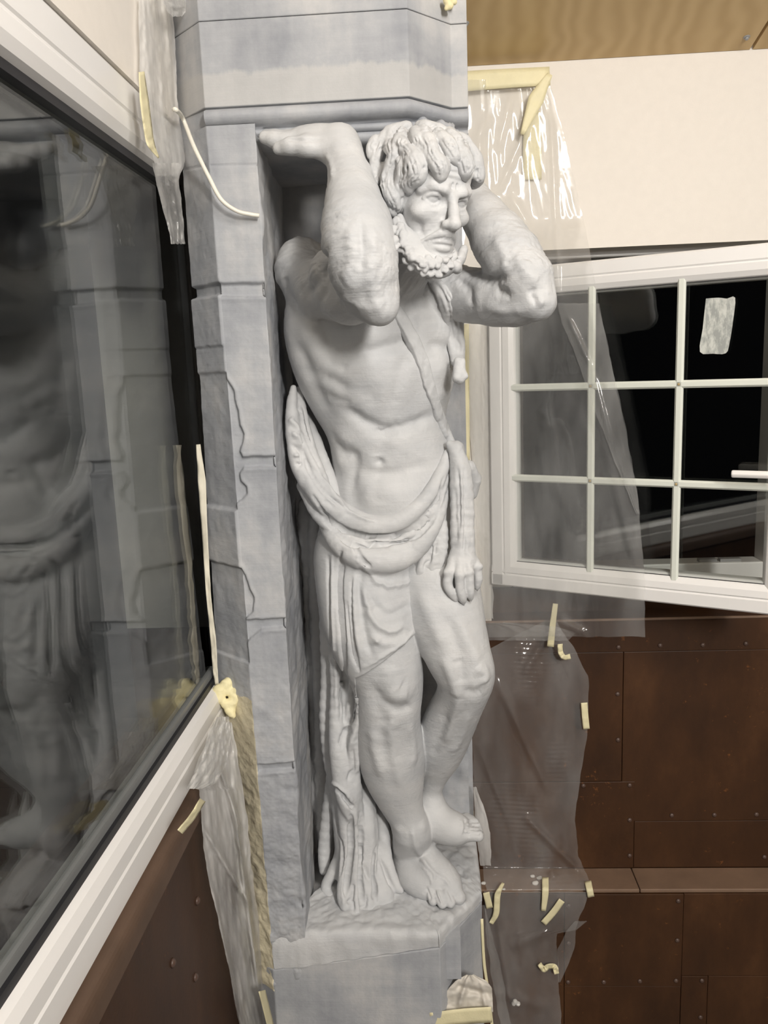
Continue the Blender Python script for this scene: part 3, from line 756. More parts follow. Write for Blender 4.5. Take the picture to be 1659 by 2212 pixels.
# hand bent back under the cornice
body.chain(Js([(735, 310, 1.72, 34), (700, 307, 1.735, 32), (655, 308, 1.755, 28)]), k=.03)
body.ell(at(672, 306, 1.765), (.048, .055, .026), k=.02)
for i, (dy, dyy) in enumerate([(0, 0), (-4, .024), (-6, .048), (-7, .072)]):
    body.chain(Js([(662, 304 + dy, 1.738 + dyy, 20), (622, 305 + dy, 1.738 + dyy, 18), (594, 302 + dy, 1.742 + dyy, 17), (572 + 4 * i, 297 + dy, 1.748 + dyy, 14)]), k=.008)
body.chain(Js([(705, 322, 1.705, 22), (662, 316, 1.70, 21), (628, 316, 1.705, 18), (602, 321, 1.715, 14)]), k=.02)
# raised arm on the right
body.chain(Js([(978, 632, 1.90, 50), (1030, 640, 1.84, 52), (1075, 645, 1.79, 54), (1115, 648, 1.75, 51), (1154, 650, 1.71, 41)]), k=.03)
body.chain(Js([(1154, 640, 1.71, 42), (1138, 600, 1.715, 52), (1106, 556, 1.745, 59), (1076, 515, 1.775, 56), (1046, 470, 1.81, 45), (1022, 432, 1.84, 36), (1000, 400, 1.87, 34)]), k=.022)
body.ell(at(1168, 655, 1.70), (.024, .026, .026), k=.02)
body.ell(at(985, 365, 1.90), (.042, .03, .05), k=.02)            # palm behind the head
for i in range(4):
    body.chain(Js([(985 - 6 * i, 350 + 6 * i, 1.90, 13), (955 - 6 * i, 335 + 8 * i, 1.89, 12), (930 - 6 * i, 335 + 8 * i, 1.87, 10)]), k=.008)
body.chain(Js([(1000, 385, 1.87, 15), (985, 400, 1.85, 13), (965, 405, 1.84, 10)]), k=.01)
# legs
HL = [(782, 1190, 1.95, 92), (795, 1260, 1.925, 96), (802, 1330, 1.90, 92), (820, 1400, 1.88, 79), (840, 1465, 1.87, 62), (840, 1510, 1.875, 58), (838, 1560, 1.895, 58), (842, 1605, 1.91, 60), (847, 1640, 1.92, 59), (853, 1680, 1.925, 51), (866, 1730, 1.93, 39), (881, 1770, 1.93, 31.5), (890, 1800, 1.93, 32)]
body.chain(Js(HL), k=.03, n=3)
HR = [(925, 1190, 1.96, 82), (940, 1260, 1.93, 92), (957, 1320, 1.895, 86), (974, 1370, 1.87, 76), (992, 1420, 1.855, 68), (1006, 1460, 1.855, 61), (996, 1505, 1.88, 53), (975, 1550, 1.92, 55), (960, 1590, 1.945, 54), (950, 1630, 1.965, 45), (938, 1670, 1.985, 31), (929, 1710, 1.995, 22.5), (928, 1735, 1.995, 25)]
body.chain(Js(HR), k=.007, n=3)
body.ell(at(1018, 1452, 1.825), (.045, .035, .048), k=.02)       # knee caps
body.ell(at(846, 1470, 1.825), (.045, .03, .05), k=.03)
# front foot (stands on the plinth)
ZP = .196
def F_(x, y, z, rm): p = atz(x, y, z); return (*p, rm)
body.chain([J(890, 1795, 1.935, 32), F_(905, 1838, ZP + .075, .036), F_(925, 1876, ZP + .052, .037), F_(940, 1905, ZP + .034, .034)], k=.03, n=4)
body.chain([J(878, 1815, 1.95, 26), F_(876, 1855, ZP + .04, .034), F_(893, 1895, ZP + .03, .034), F_(922, 1920, ZP + .022, .026)], k=.03, n=4)
body.chain([F_(905, 1850, ZP + .06, .035), F_(952, 1890, ZP + .038, .034), F_(975, 1918, ZP + .026, .027)], k=.03, n=4)
body.ell(atz(932, 1895, ZP + .032), (.048, .045, .027), k=.02)
toesA = [((968, 1900), (991, 1938), .0175), ((951, 1904), (973, 1950), .0125), ((936, 1906), (955, 1952), .0120), ((921, 1904), (936, 1946), .0115), ((907, 1898), (917, 1930), .0105)]
for (a, b, r) in toesA:
    m_ = ((a[0]*.4+b[0]*.6), (a[1]*.4+b[1]*.6))
    body.chain([F_(*a, ZP + .026, r * .95), F_(*m_, ZP + .027, r * 1.0), F_(*b, ZP + .012, r * 1.08)], k=.003)
# back foot
Z2 = .225
body.chain([J(929, 1730, 1.995, 25), J(938, 1765, 1.985, 30), J(965, 1786, 1.965, 30), J(992, 1793, 1.945, 27)], k=.02, n=4)
body.chain([J(925, 1745, 2.0, 22), J(932, 1782, 2.0, 24), J(965, 1800, 1.975, 20), J(992, 1806, 1.955, 17)], k=.02, n=3)
for (x, y, dx, dy, Y, r) in [(1000, 1806, 33, -2, 1.935, 13.5), (1002, 1795, 32, -1, 1.955, 11), (1001, 1786, 30, -3, 1.97, 10.5), (999, 1778, 27, -4, 1.985, 10), (996, 1771, 23, -4, 2.0, 9)]:
    body.chain([J(x - 14, y - 2, Y, r + 2), J(x + dx * .5, y - 3 + dy * .5, Y, r * 1.05), J(x + dx, y + dy + 2, Y - .004, r * .92)], k=.006)
# ---- muscles
def bump(x, y, Y, rpx, amp): body.bump(at(x, y, Y), rpx * .00105, amp)
# ---- head, in its own frame: x to the figure's left, y up, z forward (millimetres)
yw, pt, rl = r_(34), r_(17), r_(-4.2)
f_ = np.array([math.sin(yw)*math.cos(pt), -math.cos(yw)*math.cos(pt), -math.sin(pt)]); x_ = np.array([math.cos(yw), math.sin(yw), 0]); u_ = -np.cross(f_, x_)
u_ = u_ if u_[2] > 0 else -u_
x2 = math.cos(rl)*x_ + math.sin(rl)*u_; u2 = -math.sin(rl)*x_ + math.cos(rl)*u_
HM = np.array([x2, u2, f_]).T; HO = at(969.5, 432, 1.62); HS = .00098
def H(x, y, z): return HO + HM @ (np.array([x, y, z]) * HS)
def hell(f, c, r, k=8, mode='add', R=None): f.ell(H(*c), np.array(r) * HS, HM if R is None else HM @ R, k * HS, mode)
def hch(f, rows, k=6, n=0, mode='add'): f.chain([(*H(*q[:3]), q[3] * HS) for q in rows], k * HS, n, mode)
def both(fn):
    for s in (-1, 1): fn(s)
hell(body, (0, 40, -88), (74, 82, 94), 10)
hell(body, (0, 40, -44), (64, 56, 54), 14)
hell(body, (0, -22, -50), (62, 86, 60), 14)
hell(body, (0, -92, -28), (46, 42, 42), 16)
hell(body, (0, -70, -12), (34, 26, 24), 14)                       # muzzle
both(lambda s: hch(body, [(s*54, 9, -20, 9), (s*40, 20, -3, 10), (s*22, 17, 9, 10), (s*8, 11, 9, 8)], 9))
both(lambda s: hell(body, (s*44, -30, -20), (24, 18, 22), 14))
both(lambda s: hell(body, (s*32, -4, 8), (19, 12, 17), 8, 'sub'))
both(lambda s: hell(body, (s*33, -2, -14), (15, 14, 14.5), 1.5))
both(lambda s: hch(body, [(s*51, -5, -12, 2.4), (s*44, 4, -4.5, 3.6), (s*34, 7, 1.0, 4.4), (s*24, 5, 1, 3.8), (s*16, -2, -3, 2.4)], 2.5, 4))
both(lambda s: hch(body, [(s*51, -5, -12, 2.4), (s*43, -12.5, -6, 2.8), (s*33, -15, -2, 3.0), (s*23, -11, -2, 2.6), (s*16, -2, -3, 2.2)], 2.5, 4))
both(lambda s: hch(body, [(s*50, -16, -11, 2), (s*40, -24, -4, 3), (s*26, -24, 2, 3)], 8, 4))           # bags under the eyes
hch(body, [(0, 14, 6, 9), (0, 2, 13, 9), (0, -20, 25, 10.5), (0, -38, 33, 12)], 8)
hell(body, (0, -41, 34), (12.5, 11, 12), 6)
both(lambda s: hell(body, (s*13.5, -44, 20), (7.5, 8, 11), 9))
both(lambda s: hell(body, (s*8, -53, 24), (4.5, 4, 6), 2, 'sub'))
# moustache and lips, corners turned down
both(lambda s: hch(body, [(s*3, -60, 15, 6.5), (s*16, -63, 11, 7), (s*28, -73, -1, 7), (s*37, -88, -13, 6.5), (s*42, -104, -21, 6)], 16, 4))
hch(body, [(-25, -85, 2, 3), (-13, -78, 12, 4.6), (0, -76.5, 15.5, 5.2), (13, -78, 12, 4.6), (25, -85, 2, 3)], 3, 4)
hch(body, [(-20, -89, 4, 3.5), (-10, -89, 11.5, 6), (0, -89, 14, 6.6), (10, -89, 11.5, 6), (20, -89, 4, 3.5)], 3, 4)
hch(body, [(-24, -84, 10, 1.6), (-12, -82.5, 18.5, 2), (0, -82.5, 21, 2), (12, -82.5, 18.5, 2), (24, -84, 10, 1.6)], 2, 4, 'sub')
hell(body, (0, -117, 5), (22, 17, 14), 10)
both(lambda s: hell(body, (s*70, -18, -70), (9, 26, 17), 6))                                              # ears
hx = np.array([project(H(a, b, c)[None])[0][0] for a in (-90, 90) for b in (-140, 120) for c in (-150, 50)])
hv = np.array([H(a, b, c) for a in (-72, 72) for b in (-128, 90) for c in (-40, 45)])
hl, hh = hv.min(0), hv.max(0)
g = .0040 * FINE; gf = .0017 * FINE
V, Q = body.mesh(axis(-.36, .36, g, (hl[0], hh[0]), gf), axis(1.46, 2.12, g, (hl[1], hh[1]), gf), axis(.17, 2.10, g, (hl[2], hh[2]), gf))
skin = Clay(V, Q, 3); skin.gain = 1.3
S = skin.stroke
# torso relief
for (x, y, r, a) in [(792, 705, 66, 13), (840, 690, 50, 8), (925, 690, 46, 9), (965, 720, 36, 8), (728, 795, 24, 5), (716, 838, 24, 5), (765, 815, 28, 5), (738, 868, 24, 5), (775, 858, 30, 4), (805, 880, 28, 3), (800, 805, 44, 8), (850, 850, 40, 7), (880, 800, 36, 5), (950, 800, 32, 7), (945, 860, 26, 6),
                     (785, 960, 44, 9), (870, 955, 52, 8), (740, 1000, 26, 7), (800, 1055, 40, 6), (835, 1090, 60, 14), (885, 1075, 40, 6), (930, 985, 34, 5), (690, 775, 28, 6), (665, 720, 32, 7), (668, 830, 24, 4), (742, 945, 22, 5)]:
    skin.dent(x, y, r, a)
S([(700, 752), (745, 766), (800, 760), (850, 746), (890, 738)], 15, -8)          # under the breast
S([(895, 640), (890, 700), (885, 750)], 20, -7)                                   # breastbone
S([(925, 742), (960, 752), (985, 748)], 12, -5)
S([(880, 760), (862, 820), (845, 880)], 16, -5)                                   # middle of the ribs
S([(735, 880), (770, 902), (815, 926), (850, 928), (900, 914), (940, 898)], 13, -8)
S([(770, 795), (785, 840), (812, 880)], 18, -3)
for a, b in [((704, 778), (752, 800)), ((700, 815), (752, 838)), ((706, 856), (760, 872))]: S([a, b], 12, -4)
S([(832, 925), (826, 960), (820, 990)], 18, -5); S([(818, 1005), (815, 1050), (820, 1090)], 18, -3)
skin.dent(820, 998, 9, -8); S([(770, 1016), (820, 1024), (880, 1016), (930, 1002)], 14, -3)
S([(722, 950), (742, 975), (768, 985), (765, 1020), (755, 1080)], 14, -6)
S([(760, 1100), (785, 1050), (830, 1030), (890, 1045)], 16, -4)
skin.dent(801, 704, 5, 5); S([(640, 740), (660, 790), (680, 840), (705, 890)], 20, -6)
S([(690, 690), (705, 720), (712, 755)], 20, -9)
S([(640, 665), (620, 640), (612, 600)], 14, -5); S([(655, 640), (690, 600), (700, 545)], 14, -9)
# arms
S([(690, 575), (700, 610), (690, 650)], 12, -8); S([(742, 620), (760, 560), (752, 490)], 16, 5); S([(790, 610), (812, 560), (805, 490)], 15, 4); S([(775, 590), (782, 530), (778, 470)], 9, -4)
S([(825, 672), (810, 645), (815, 615)], 14, 5); S([(735, 640), (770, 660), (810, 668)], 14, 3)
S([(690, 300), (650, 300), (615, 296)], 5, -4); S([(700, 335), (712, 352), (716, 385)], 8, 3)
S([(1040, 600), (1062, 606), (1090, 600)], 9, -9); S([(1062, 606), (1078, 628), (1100, 640)], 9, -5)
S([(1110, 540), (1135, 585), (1160, 620)], 14, 5); S([(1065, 505), (1085, 550), (1090, 590)], 13, 4); S([(1040, 665), (1085, 672), (1130, 670)], 14, 4); skin.dent(1172, 652, 10, 5); S([(1150, 622), (1148, 640), (1158, 655)], 6, -4)
S([(985, 600), (1010, 625), (1015, 665)], 11, -5)
skin.set()
# legs and feet
S([(905, 1270), (930, 1340), (960, 1400)], 18, 5); S([(990, 1330), (1015, 1390), (1040, 1430)], 16, 5); S([(960, 1330), (985, 1385), (1010, 1430)], 18, -4)
S([(985, 1425), (996, 1450), (992, 1480)], 14, -5); S([(1000, 1492), (1025, 1500), (1045, 1492)], 12, -4); S([(1030, 1440), (1050, 1455), (1048, 1480)], 12, 6)
S([(955, 1420), (975, 1470), (985, 1510)], 14, 5); S([(990, 1510), (975, 1560), (960, 1610)], 10, 5); S([(965, 1540), (945, 1590), (930, 1640)], 12, -4); S([(1015, 1540), (1000, 1590), (980, 1630)], 12, 4)
S([(850, 1440), (845, 1470), (868, 1490)], 20, 5); S([(800, 1480), (830, 1520), (870, 1535), (892, 1520)], 15, -5); S([(830, 1500), (860, 1508), (885, 1500)], 16, 4)
S([(800, 1500), (822, 1545), (845, 1565)], 16, -4); S([(850, 1540), (845, 1590), (855, 1650), (872, 1710)], 13, 4); S([(825, 1550), (822, 1590), (832, 1650)], 16, -3); S([(805, 1580), (810, 1630), (825, 1680)], 14, 5); S([(885, 1560), (895, 1610), (895, 1660)], 12, 4)
skin.dent(858, 1795, 12, 3); skin.dent(915, 1786, 12, 3); S([(893, 1790), (900, 1830), (925, 1875)], 6, 4); S([(905, 1850), (930, 1880), (945, 1900)], 4, 3)
for (a, b, r) in toesA:
    S([b, (b[0] + 1, b[1] - 5)], 4, -1.5)
for (a, b, r), (a2, b2, r2) in zip(toesA[:-1], toesA[1:]):
    S([((a[0]*.5+a2[0]*.5)*.55+(b[0]+b2[0])*.225, (a[1]+a2[1])*.275+(b[1]+b2[1])*.225), ((b[0]+b2[0])/2, (b[1]+b2[1])/2)], 3.0, -2.6, taper=False)
S([(905, 1865), (925, 1890), (932, 1912)], 3.5, 2); S([(940, 1880), (958, 1897), (968, 1910)], 3.5, 2)
for k_, yy in enumerate((1800, 1790, 1781, 1773)): S([(1006, yy), (1020, yy - 1), (1034, yy - 1)], 3.2, -3, taper=False)
S([(1000, 1798), (1003, 1780), (1000, 1768)], 5, 2)
# face
E2 = lambda rows: [H(*q) for q in rows]
for s in (-1, 1):
    S(E2([(s*16, -40, 18), (s*25, -52, 10), (s*34, -66, 0), (s*42, -80, -12)]), 6, -5)
    S(E2([(s*52, -40, -22), (s*46, -56, -16), (s*42, -72, -14)]), 9, -4); S(E2([(s*46, -22, -8), (s*56, -30, -20)]), 8, 3)
    S(E2([(s*10, 24, 9), (s*30, 31, 4), (s*46, 27, -10)]), 6, 3)
    skin.stroke(E2([(s*30, -1, 3.5)]), 3.2, -2.6)
S(E2([(-6, 20, 12), (-5, 32, 12)]), 3, -3); S(E2([(6, 20, 12), (5, 32, 12)]), 3, -3)
for y in (40, 52): S(E2([(-34, y, 4), (-12, y - 2, 10), (12, y - 2, 10), (34, y, 4)]), 4, -2)
S(E2([(0, -57, 20), (0, -70, 20)]), 3.5, -2)
for k in range(7):
    S(E2([(-6 - 5*k, -60 - k*k*.55, 22 - 3.6*k), (-9 - 5.2*k, -70 - k*k*.6, 20 - 3.8*k)]), 2.2, -1.6); S(E2([(6 + 5*k, -60 - k*k*.55, 22 - 3.6*k), (9 + 5.2*k, -70 - k*k*.6, 20 - 3.8*k)]), 2.2, -1.6)
skin.set()
# hammered look of the arms and knees
pat = np.clip(1.2 - np.abs(skin.v - 560) / 160, 0, 1) * np.clip((np.hypot(skin.u - 930, skin.v - 430) - 120) / 40, 0, 1)
Vv = skin.V; skin.D += (.0014 + pat * .0045) * (fbm(Vv[:, 0]*95 + Vv[:, 1]*60, Vv[:, 2]*95 + Vv[:, 1]*50, 5, 3) - .45)
skin.set().build('body', M['statue'], statue)
print('body', len(skin.V))

# ---- hair
hair = Field()
hell(hair, (0, 44, -98), (84, 84, 88), 4)
hell(hair, (-52, 10, -92), (34, 60, 48), 14); hell(hair, (52, 10, -92), (34, 60, 48), 14)
hell(hair, (0, -20, -128), (62, 60, 40), 14)
base = Field(); base.ops = body.ops + hair.ops
LOCKS = [
 [(848, 286, 13), (842, 312, 15), (852, 334, 15), (844, 362, 13), (838, 392, 15), (847, 420, 17), (859, 446, 8)],
 [(884, 328, 15), (897, 352, 23), (901, 378, 21), (884, 395, 17), (886, 414, 7)],
 [(915, 284, 13), (928, 312, 16), (934, 335, 16), (947, 355, 19), (952, 374, 15), (950, 392, 5)],
 [(870, 288, 12), (862, 306, 14), (874, 320, 14), (883, 336, 10)],
 [(896, 284, 12), (905, 304, 14), (920, 322, 13), (927, 342, 9)],
 [(948, 290, 13), (968, 312, 16), (978, 333, 15), (985, 350, 8)],
 [(970, 288, 13), (985, 308, 16), (990, 330, 9)],
 [(996, 308, 11), (1001, 336, 16), (1005, 362, 18), (1006, 386, 6)],
 [(1016, 318, 11), (1026, 340, 14), (1027, 362, 14), (1014, 381, 7)],
 [(1030, 345, 9), (1035, 368, 12), (1032, 388, 12), (1020, 402, 7)],
 [(812, 300, 9), (803, 316, 11), (800, 336, 8)],
 [(830, 294, 11), (819, 320, 12), (813, 338, 12), (808, 354, 9)],
 [(812, 356, 10), (808, 375, 11), (812, 394, 8)],
 [(828, 362, 11), (821, 383, 12), (822, 405, 12), (827, 426, 7)],
 [(868, 350, 12), (871, 379, 13), (863, 398, 10), (868, 420, 6)],
 [(880, 272, 10), (860, 276, 10), (838, 282, 9)], [(905, 272, 10), (930, 272, 10), (955, 280, 9)], [(985, 292, 8), (1004, 300, 9), (1016, 312, 7)],
 [(838, 430, 11), (846, 448, 10), (852, 466, 7)], [(958, 345, 8), (964, 360, 9), (962, 376, 5)],
]
lockpts = []
for L in LOCKS:
    rows = []; last = None
    for (x, y, r) in spline(L, 3):
        p = base.cast(x, y)
        if p is None: p = (EYE + ray(x, y) * (last[1] / ray(x, y)[1])) if last is not None else at(x, y, 1.68)
        d = (p - EYE); d /= np.linalg.norm(d)
        if last is not None and abs(p[1] - last[1]) > .02: p = p * 1.0; p = EYE + (p - EYE) * ((last[1] + np.sign(p[1] - last[1]) * .02) / p[1])
        last = p; rr = r * pm(p); rr *= 1.08; rows.append((*(p - d * rr * .35), rr))
    lockpts.append(rows)
for rows in lockpts: hair.chain(rows, k=.0025)
hell(hair, (0, 6, 30), (46, 34, 40), 4, 'sub')
hs = np.array([H(a, b, c) for a in (-110, 110) for b in (-100, 165) for c in (-205, 40)]); lo, hi = hs.min(0), hs.max(0)
V, Q = hair.mesh(*[np.arange(lo[i], hi[i], .0021 * FINE) for i in range(3)])
hc = Clay(V, Q, 2)
random.seed(3)
for L in LOCKS:
    P_ = spline(L, 4)
    for off, a in ((-.55, -3.2), (0.05, -3.0), (.55, -3.0), (-.25, 2.2), (.3, 2.2)):
        t = np.gradient(P_[:, :2], axis=0); nn = np.stack([-t[:, 1], t[:, 0]], 1); nn /= np.linalg.norm(nn, axis=1)[:, None] + 1e-6
        wv = np.sin(np.linspace(0, 5 + off * 3, len(P_))) * 1.6
        q = P_[1:-1, :2] + nn[1:-1] * (P_[1:-1, 2:3] * off + wv[1:-1, None])
        hc.stroke([tuple(p) for p in q], 2.6, a * .9, 2)
hc.set()
for x, y in [(832, 338), (878, 366), (868, 333), (921, 366), (893, 348), (826, 388), (868, 352)]: hc.dent(x, y, 4, -7)
hc.set().roughen(.004, 60, 8).build('hair', M['hair'], statue)

# ---- beard
beard = Field()
both(lambda s: hch(beard, ([(s*66, -48, -60, 7), (s*63, -72, -46, 12)] + [(-52, -92, -28, 19)] if s < 0 else [(46, -100, -30, 16)]) + [(s*34, -116, -14, 21), (s*14, -124, -4, 21), (0, -125, -2, 20)], 8, 4))
hell(beard, (0, -112, -26), (46, 26, 34), 10)
random.seed(11)
bbase = Field(); bbase.ops = body.ops + beard.ops
BP = [(856, 490), (868, 490), (876, 512), (888, 545), (912, 566), (928, 556), (962, 556), (974, 540), (981, 548), (979, 562), (966, 584), (945, 594), (903, 586), (872, 566), (859, 530)]
pts = []
for _ in range(6000):
    x, y = random.uniform(842, 984), random.uniform(474, 596)
    if poly_sd(np.array([x]), np.array([y]), BP)[0] > 1: continue
    if all((x - a)**2 + (y - b)**2 > 12.2**2 for a, b in pts): pts.append((x, y))
pts += [(851, 498), (858, 478), (853, 516), (861, 505), (856, 534), (866, 492), (870, 508), (864, 522), (872, 526), (868, 540), (880, 540), (886, 556)]
curls = []
for (x, y) in pts:
    p = bbase.cast(x, y)
    if p is None: continue
    d = (EYE - p) / np.linalg.norm(EYE - p); k = pm(p); a0 = random.uniform(0, 6.28); tw = random.choice((-1, 1)); r = random.uniform(4.6, 6.2) * k; rows = []
    e1 = RW[:, 0]; e2 = -RW[:, 1]
    for q in range(6):
        a = a0 + tw * q * 1.05; rad = (6.5 - q * .85) * k
        rows.append((*(p + d * (r * .25 + q * .0006) + e1 * math.cos(a) * rad + e2 * (math.sin(a) * rad * 1.25)), r * (1 - .05 * q)))
    beard.chain(rows, k=.0015); curls.append(rows)
for i in range(14):                            # the far side of the jaw
    t = .35 + .34 * i / 14; q = spline([(0, -128, 16), (24, -124, 10), (46, -108, -6), (61, -84, -22), (68, -58, -36)], 8); c = q[int(t * 31)]
    hell(beard, (c[0] + 10, c[1] + random.uniform(-9, 9), c[2] + 8), (9, 11, 9), 3)
hell(beard, (0, -86, 26), (27, 19, 28), 3, 'sub')
bs = np.array([H(a, b, c) for a in (-90, 90) for b in (-165, -10) for c in (-80, 45)]); lo, hi = bs.min(0), bs.max(0)
V, Q = beard.mesh(*[np.arange(lo[i], hi[i], .0018 * FINE) for i in range(3)])
bc = Clay(V, Q, 2)
for rows in curls: bc.stroke([np.array(q[:3]) - f_ * 0 for q in rows[::2]], 1.6, -1.2)
bc.set().roughen(.002, 90, 4).build('beard', M['hair'], statue)

# ------------------------------------------------------------------ drapery
pelv = Field(); pelv.ops = list(body.ops)
def on(x, y, r, lift=.5, Yd=None, f=pelv):    # a cloth roll lying on the figure at a pixel
    p = f.cast(x, y, 1.71) if Yd is None else None
    if p is None: p = at(x, y, Yd or 1.93)
    d = (p - EYE) / np.linalg.norm(p - EYE); rm = r * pm(p); return (*(p - d * rm * lift), rm)
cl = Field()
# the swag round the hips
def roll(rows, lift=.35, k=.006): cl.chain([J(*q) for q in rows], k=k, n=4)
hipY = lambda x, y: None
def rollon(rows, lift, k=.006):
    R_ = [on(x, y, r, lift, None) if 705 < x < 955 else on(x, y, r, lift, Yd) for (x, y, r, Yd) in rows]
    cl.chain(R_, k=k, n=4)
rollon([(650, 985, 20, 1.92), (672, 1035, 25, 1.885), (703, 1080, 27, 1.86), (745, 1115, 27, 0), (800, 1135, 24, 0), (850, 1130, 22, 0), (895, 1103, 20, 0), (930, 1065, 17, 0), (953, 1020, 14, 1.885), (966, 978, 8, 1.90)], .62, .003)
rollon([(655, 1050, 14, 1.91), (690, 1110, 17, 1.88), (740, 1152, 16, 0), (800, 1166, 15, 0), (850, 1160, 15, 0), (900, 1135, 14, 0), (940, 1090, 13, 0), (962, 1030, 9, 1.89)], 1.15, .003)
rollon([(700, 1125, 15, 1.89), (735, 1172, 24, 0), (780, 1202, 28, 0), (840, 1208, 30, 0), (885, 1190, 27, 0), (920, 1155, 22, 0), (948, 1105, 15, 0), (965, 1045, 8, 1.89)], .70, .004)
rollon([(722, 1160, 10, 1.88), (760, 1195, 12, 0), (790, 1218, 11, 0), (830, 1232, 10, 0), (875, 1218, 8, 0)], 1.2)
# the gathered length over the hip on the left
for rows in ([(634, 838, 7, 1.90), (630, 885, 12, 1.885), (634, 940, 15, 1.87), (645, 1000, 17, 1.868), (668, 1050, 16, 1.865)],
             [(646, 842, 8, 1.92), (650, 900, 14, 1.90), (660, 955, 17, 1.88), (678, 1005, 16, 1.875), (700, 1045, 12, 1.87)],
             [(650, 880, 10, 1.95), (674, 940, 14, 1.93), (694, 990, 14, 1.92), (712, 1035, 13, 1.90), (728, 1085, 12, 1.89)]): cl.chain([J(x, y, Y, r) for x, y, r, Y in rows], k=.008, n=4)
# cloth over the thigh: the leg a little thicker, cut off along the slanting hem
cl.chain(Js([(x, y, Y - .003, r + 8) for x, y, Y, r in HL[:6]]), k=.02, n=4)
ha, hb = at(775, 1462, 1.80), at(915, 1362, 1.80)                # hem line
hn = np.cross(hb - ha, np.array([.15, 1.0, 0.0])); hn /= np.linalg.norm(hn); hn = hn if hn[2] < 0 else -hn
hcen = (ha + hb) / 2
cl.put(lambda x, y, z: -((x - hcen[0]) * hn[0] + (y - hcen[1]) * hn[1] + (z - hcen[2]) * hn[2]) + np.where(x < at(772, 1450, 1.85)[0], 1.0, 0.0), at(840, 1480, 1.87), (.13, .15, .22), .003, 'sub')
# the long hanging folds
FOLD = [
 [(704, 1130, 1.96, 13), (703, 1240, 1.96, 14), (705, 1350, 1.955, 14), (707, 1450, 1.95, 13), (706, 1545, 1.945, 15), (712, 1640, 1.945, 13), (724, 1700, 1.94, 9)],
 [(717, 1150, 1.925, 12), (717, 1260, 1.92, 12), (720, 1370, 1.91, 12), (727, 1470, 1.90, 13), (727, 1560, 1.895, 15), (733, 1630, 1.89, 19), (742, 1690, 1.89, 20), (752, 1735, 1.885, 18), (764, 1775, 1.88, 9)],
 [(748, 1225, 1.93, 17), (750, 1340, 1.93, 17), (756, 1440, 1.92, 16), (757, 1530, 1.915, 15), (752, 1600, 1.905, 17), (757, 1660, 1.90, 18), (765, 1720, 1.895, 15)],
 [(772, 1240, 1.87, 9), (766, 1320, 1.865, 8), (772, 1390, 1.86, 9), (782, 1446, 1.85, 13), (779, 1500, 1.86, 11), (772, 1555, 1.875, 13), (764, 1610, 1.88, 12), (766, 1660, 1.885, 10)],
 [(740, 1690, 1.905, 16), (748, 1760, 1.90, 17), (752, 1830, 1.89, 15), (746, 1885, 1.875, 13), (742, 1930, 1.855, 13), (746, 1958, 1.838, 11)],
 [(765, 1700, 1.91, 15), (768, 1780, 1.90, 17), (772, 1850, 1.885, 16), (770, 1910, 1.865, 15), (772, 1975, 1.835, 12)],
 [(776, 1640, 1.98, 9), (784, 1700, 1.955, 13), (790, 1745, 1.93, 15), (795, 1800, 1.915, 16), (796, 1860, 1.90, 15), (790, 1915, 1.875, 14), (797, 1972, 1.845, 11)],
 [(785, 1650, 2.0, 9), (796, 1710, 1.96, 10), (803, 1760, 1.935, 10), (808, 1810, 1.92, 9), (803, 1870, 1.90, 9), (798, 1900, 1.89, 8)],
 [(800, 1690, 2.02, 9), (816, 1750, 1.98, 12), (828, 1800, 1.95, 13), (832, 1840, 1.94, 12), (842, 1880, 1.92, 11), (858, 1915, 1.90, 8), (866, 1925, 1.895, 6)],
 [(806, 1750, 1.99, 12), (815, 1820, 1.95, 15), (822, 1890, 1.915, 15), (832, 1935, 1.885, 13), (840, 1958, 1.87, 10)],
 [(735, 1850, 1.93, 12), (718, 1885, 1.92, 11), (704, 1918, 1.91, 10), (720, 1945, 1.885, 10)],
 [(720, 1660, 1.98, 12), (712, 1740, 1.98, 14), (702, 1820, 1.975, 13), (700, 1880, 1.96, 11)],
]
for rows in FOLD: cl.chain(Js(rows), k=.012, n=4)
cl.chain(Js([(735, 1640, 1.95, 22), (745, 1740, 1.945, 26), (760, 1830, 1.93, 32), (775, 1910, 1.905, 38), (782, 1950, 1.885, 30)]), k=.02, n=3)
cl.chain(Js([(728, 1150, 1.975, 26), (732, 1300, 1.97, 28), (735, 1450, 1.96, 28), (738, 1600, 1.95, 26)]), k=.02, n=3)
cl.ell(at(800, 1930, 1.90), (.06, .05, .045), k=.02)
def carve(pts, r, k=.006, lift=.1):              # a crease cut along a line on the cloth
    R_ = []
    for x, y in spline(pts, 5):
        p = cl.cast(x, y, 1.6)
        if p is not None: d = (p - EYE) / np.linalg.norm(p - EYE); rm = r * pm(p); R_.append((*(p - d * rm * lift), rm))
    n = len(R_); cut = [(*q[:3], q[3] * min(1, .35 + 3 * min(i, n - 1 - i) / max(1, n))) for i, q in enumerate(R_)]
    cl.chain(cut, k=k, mode='sub')
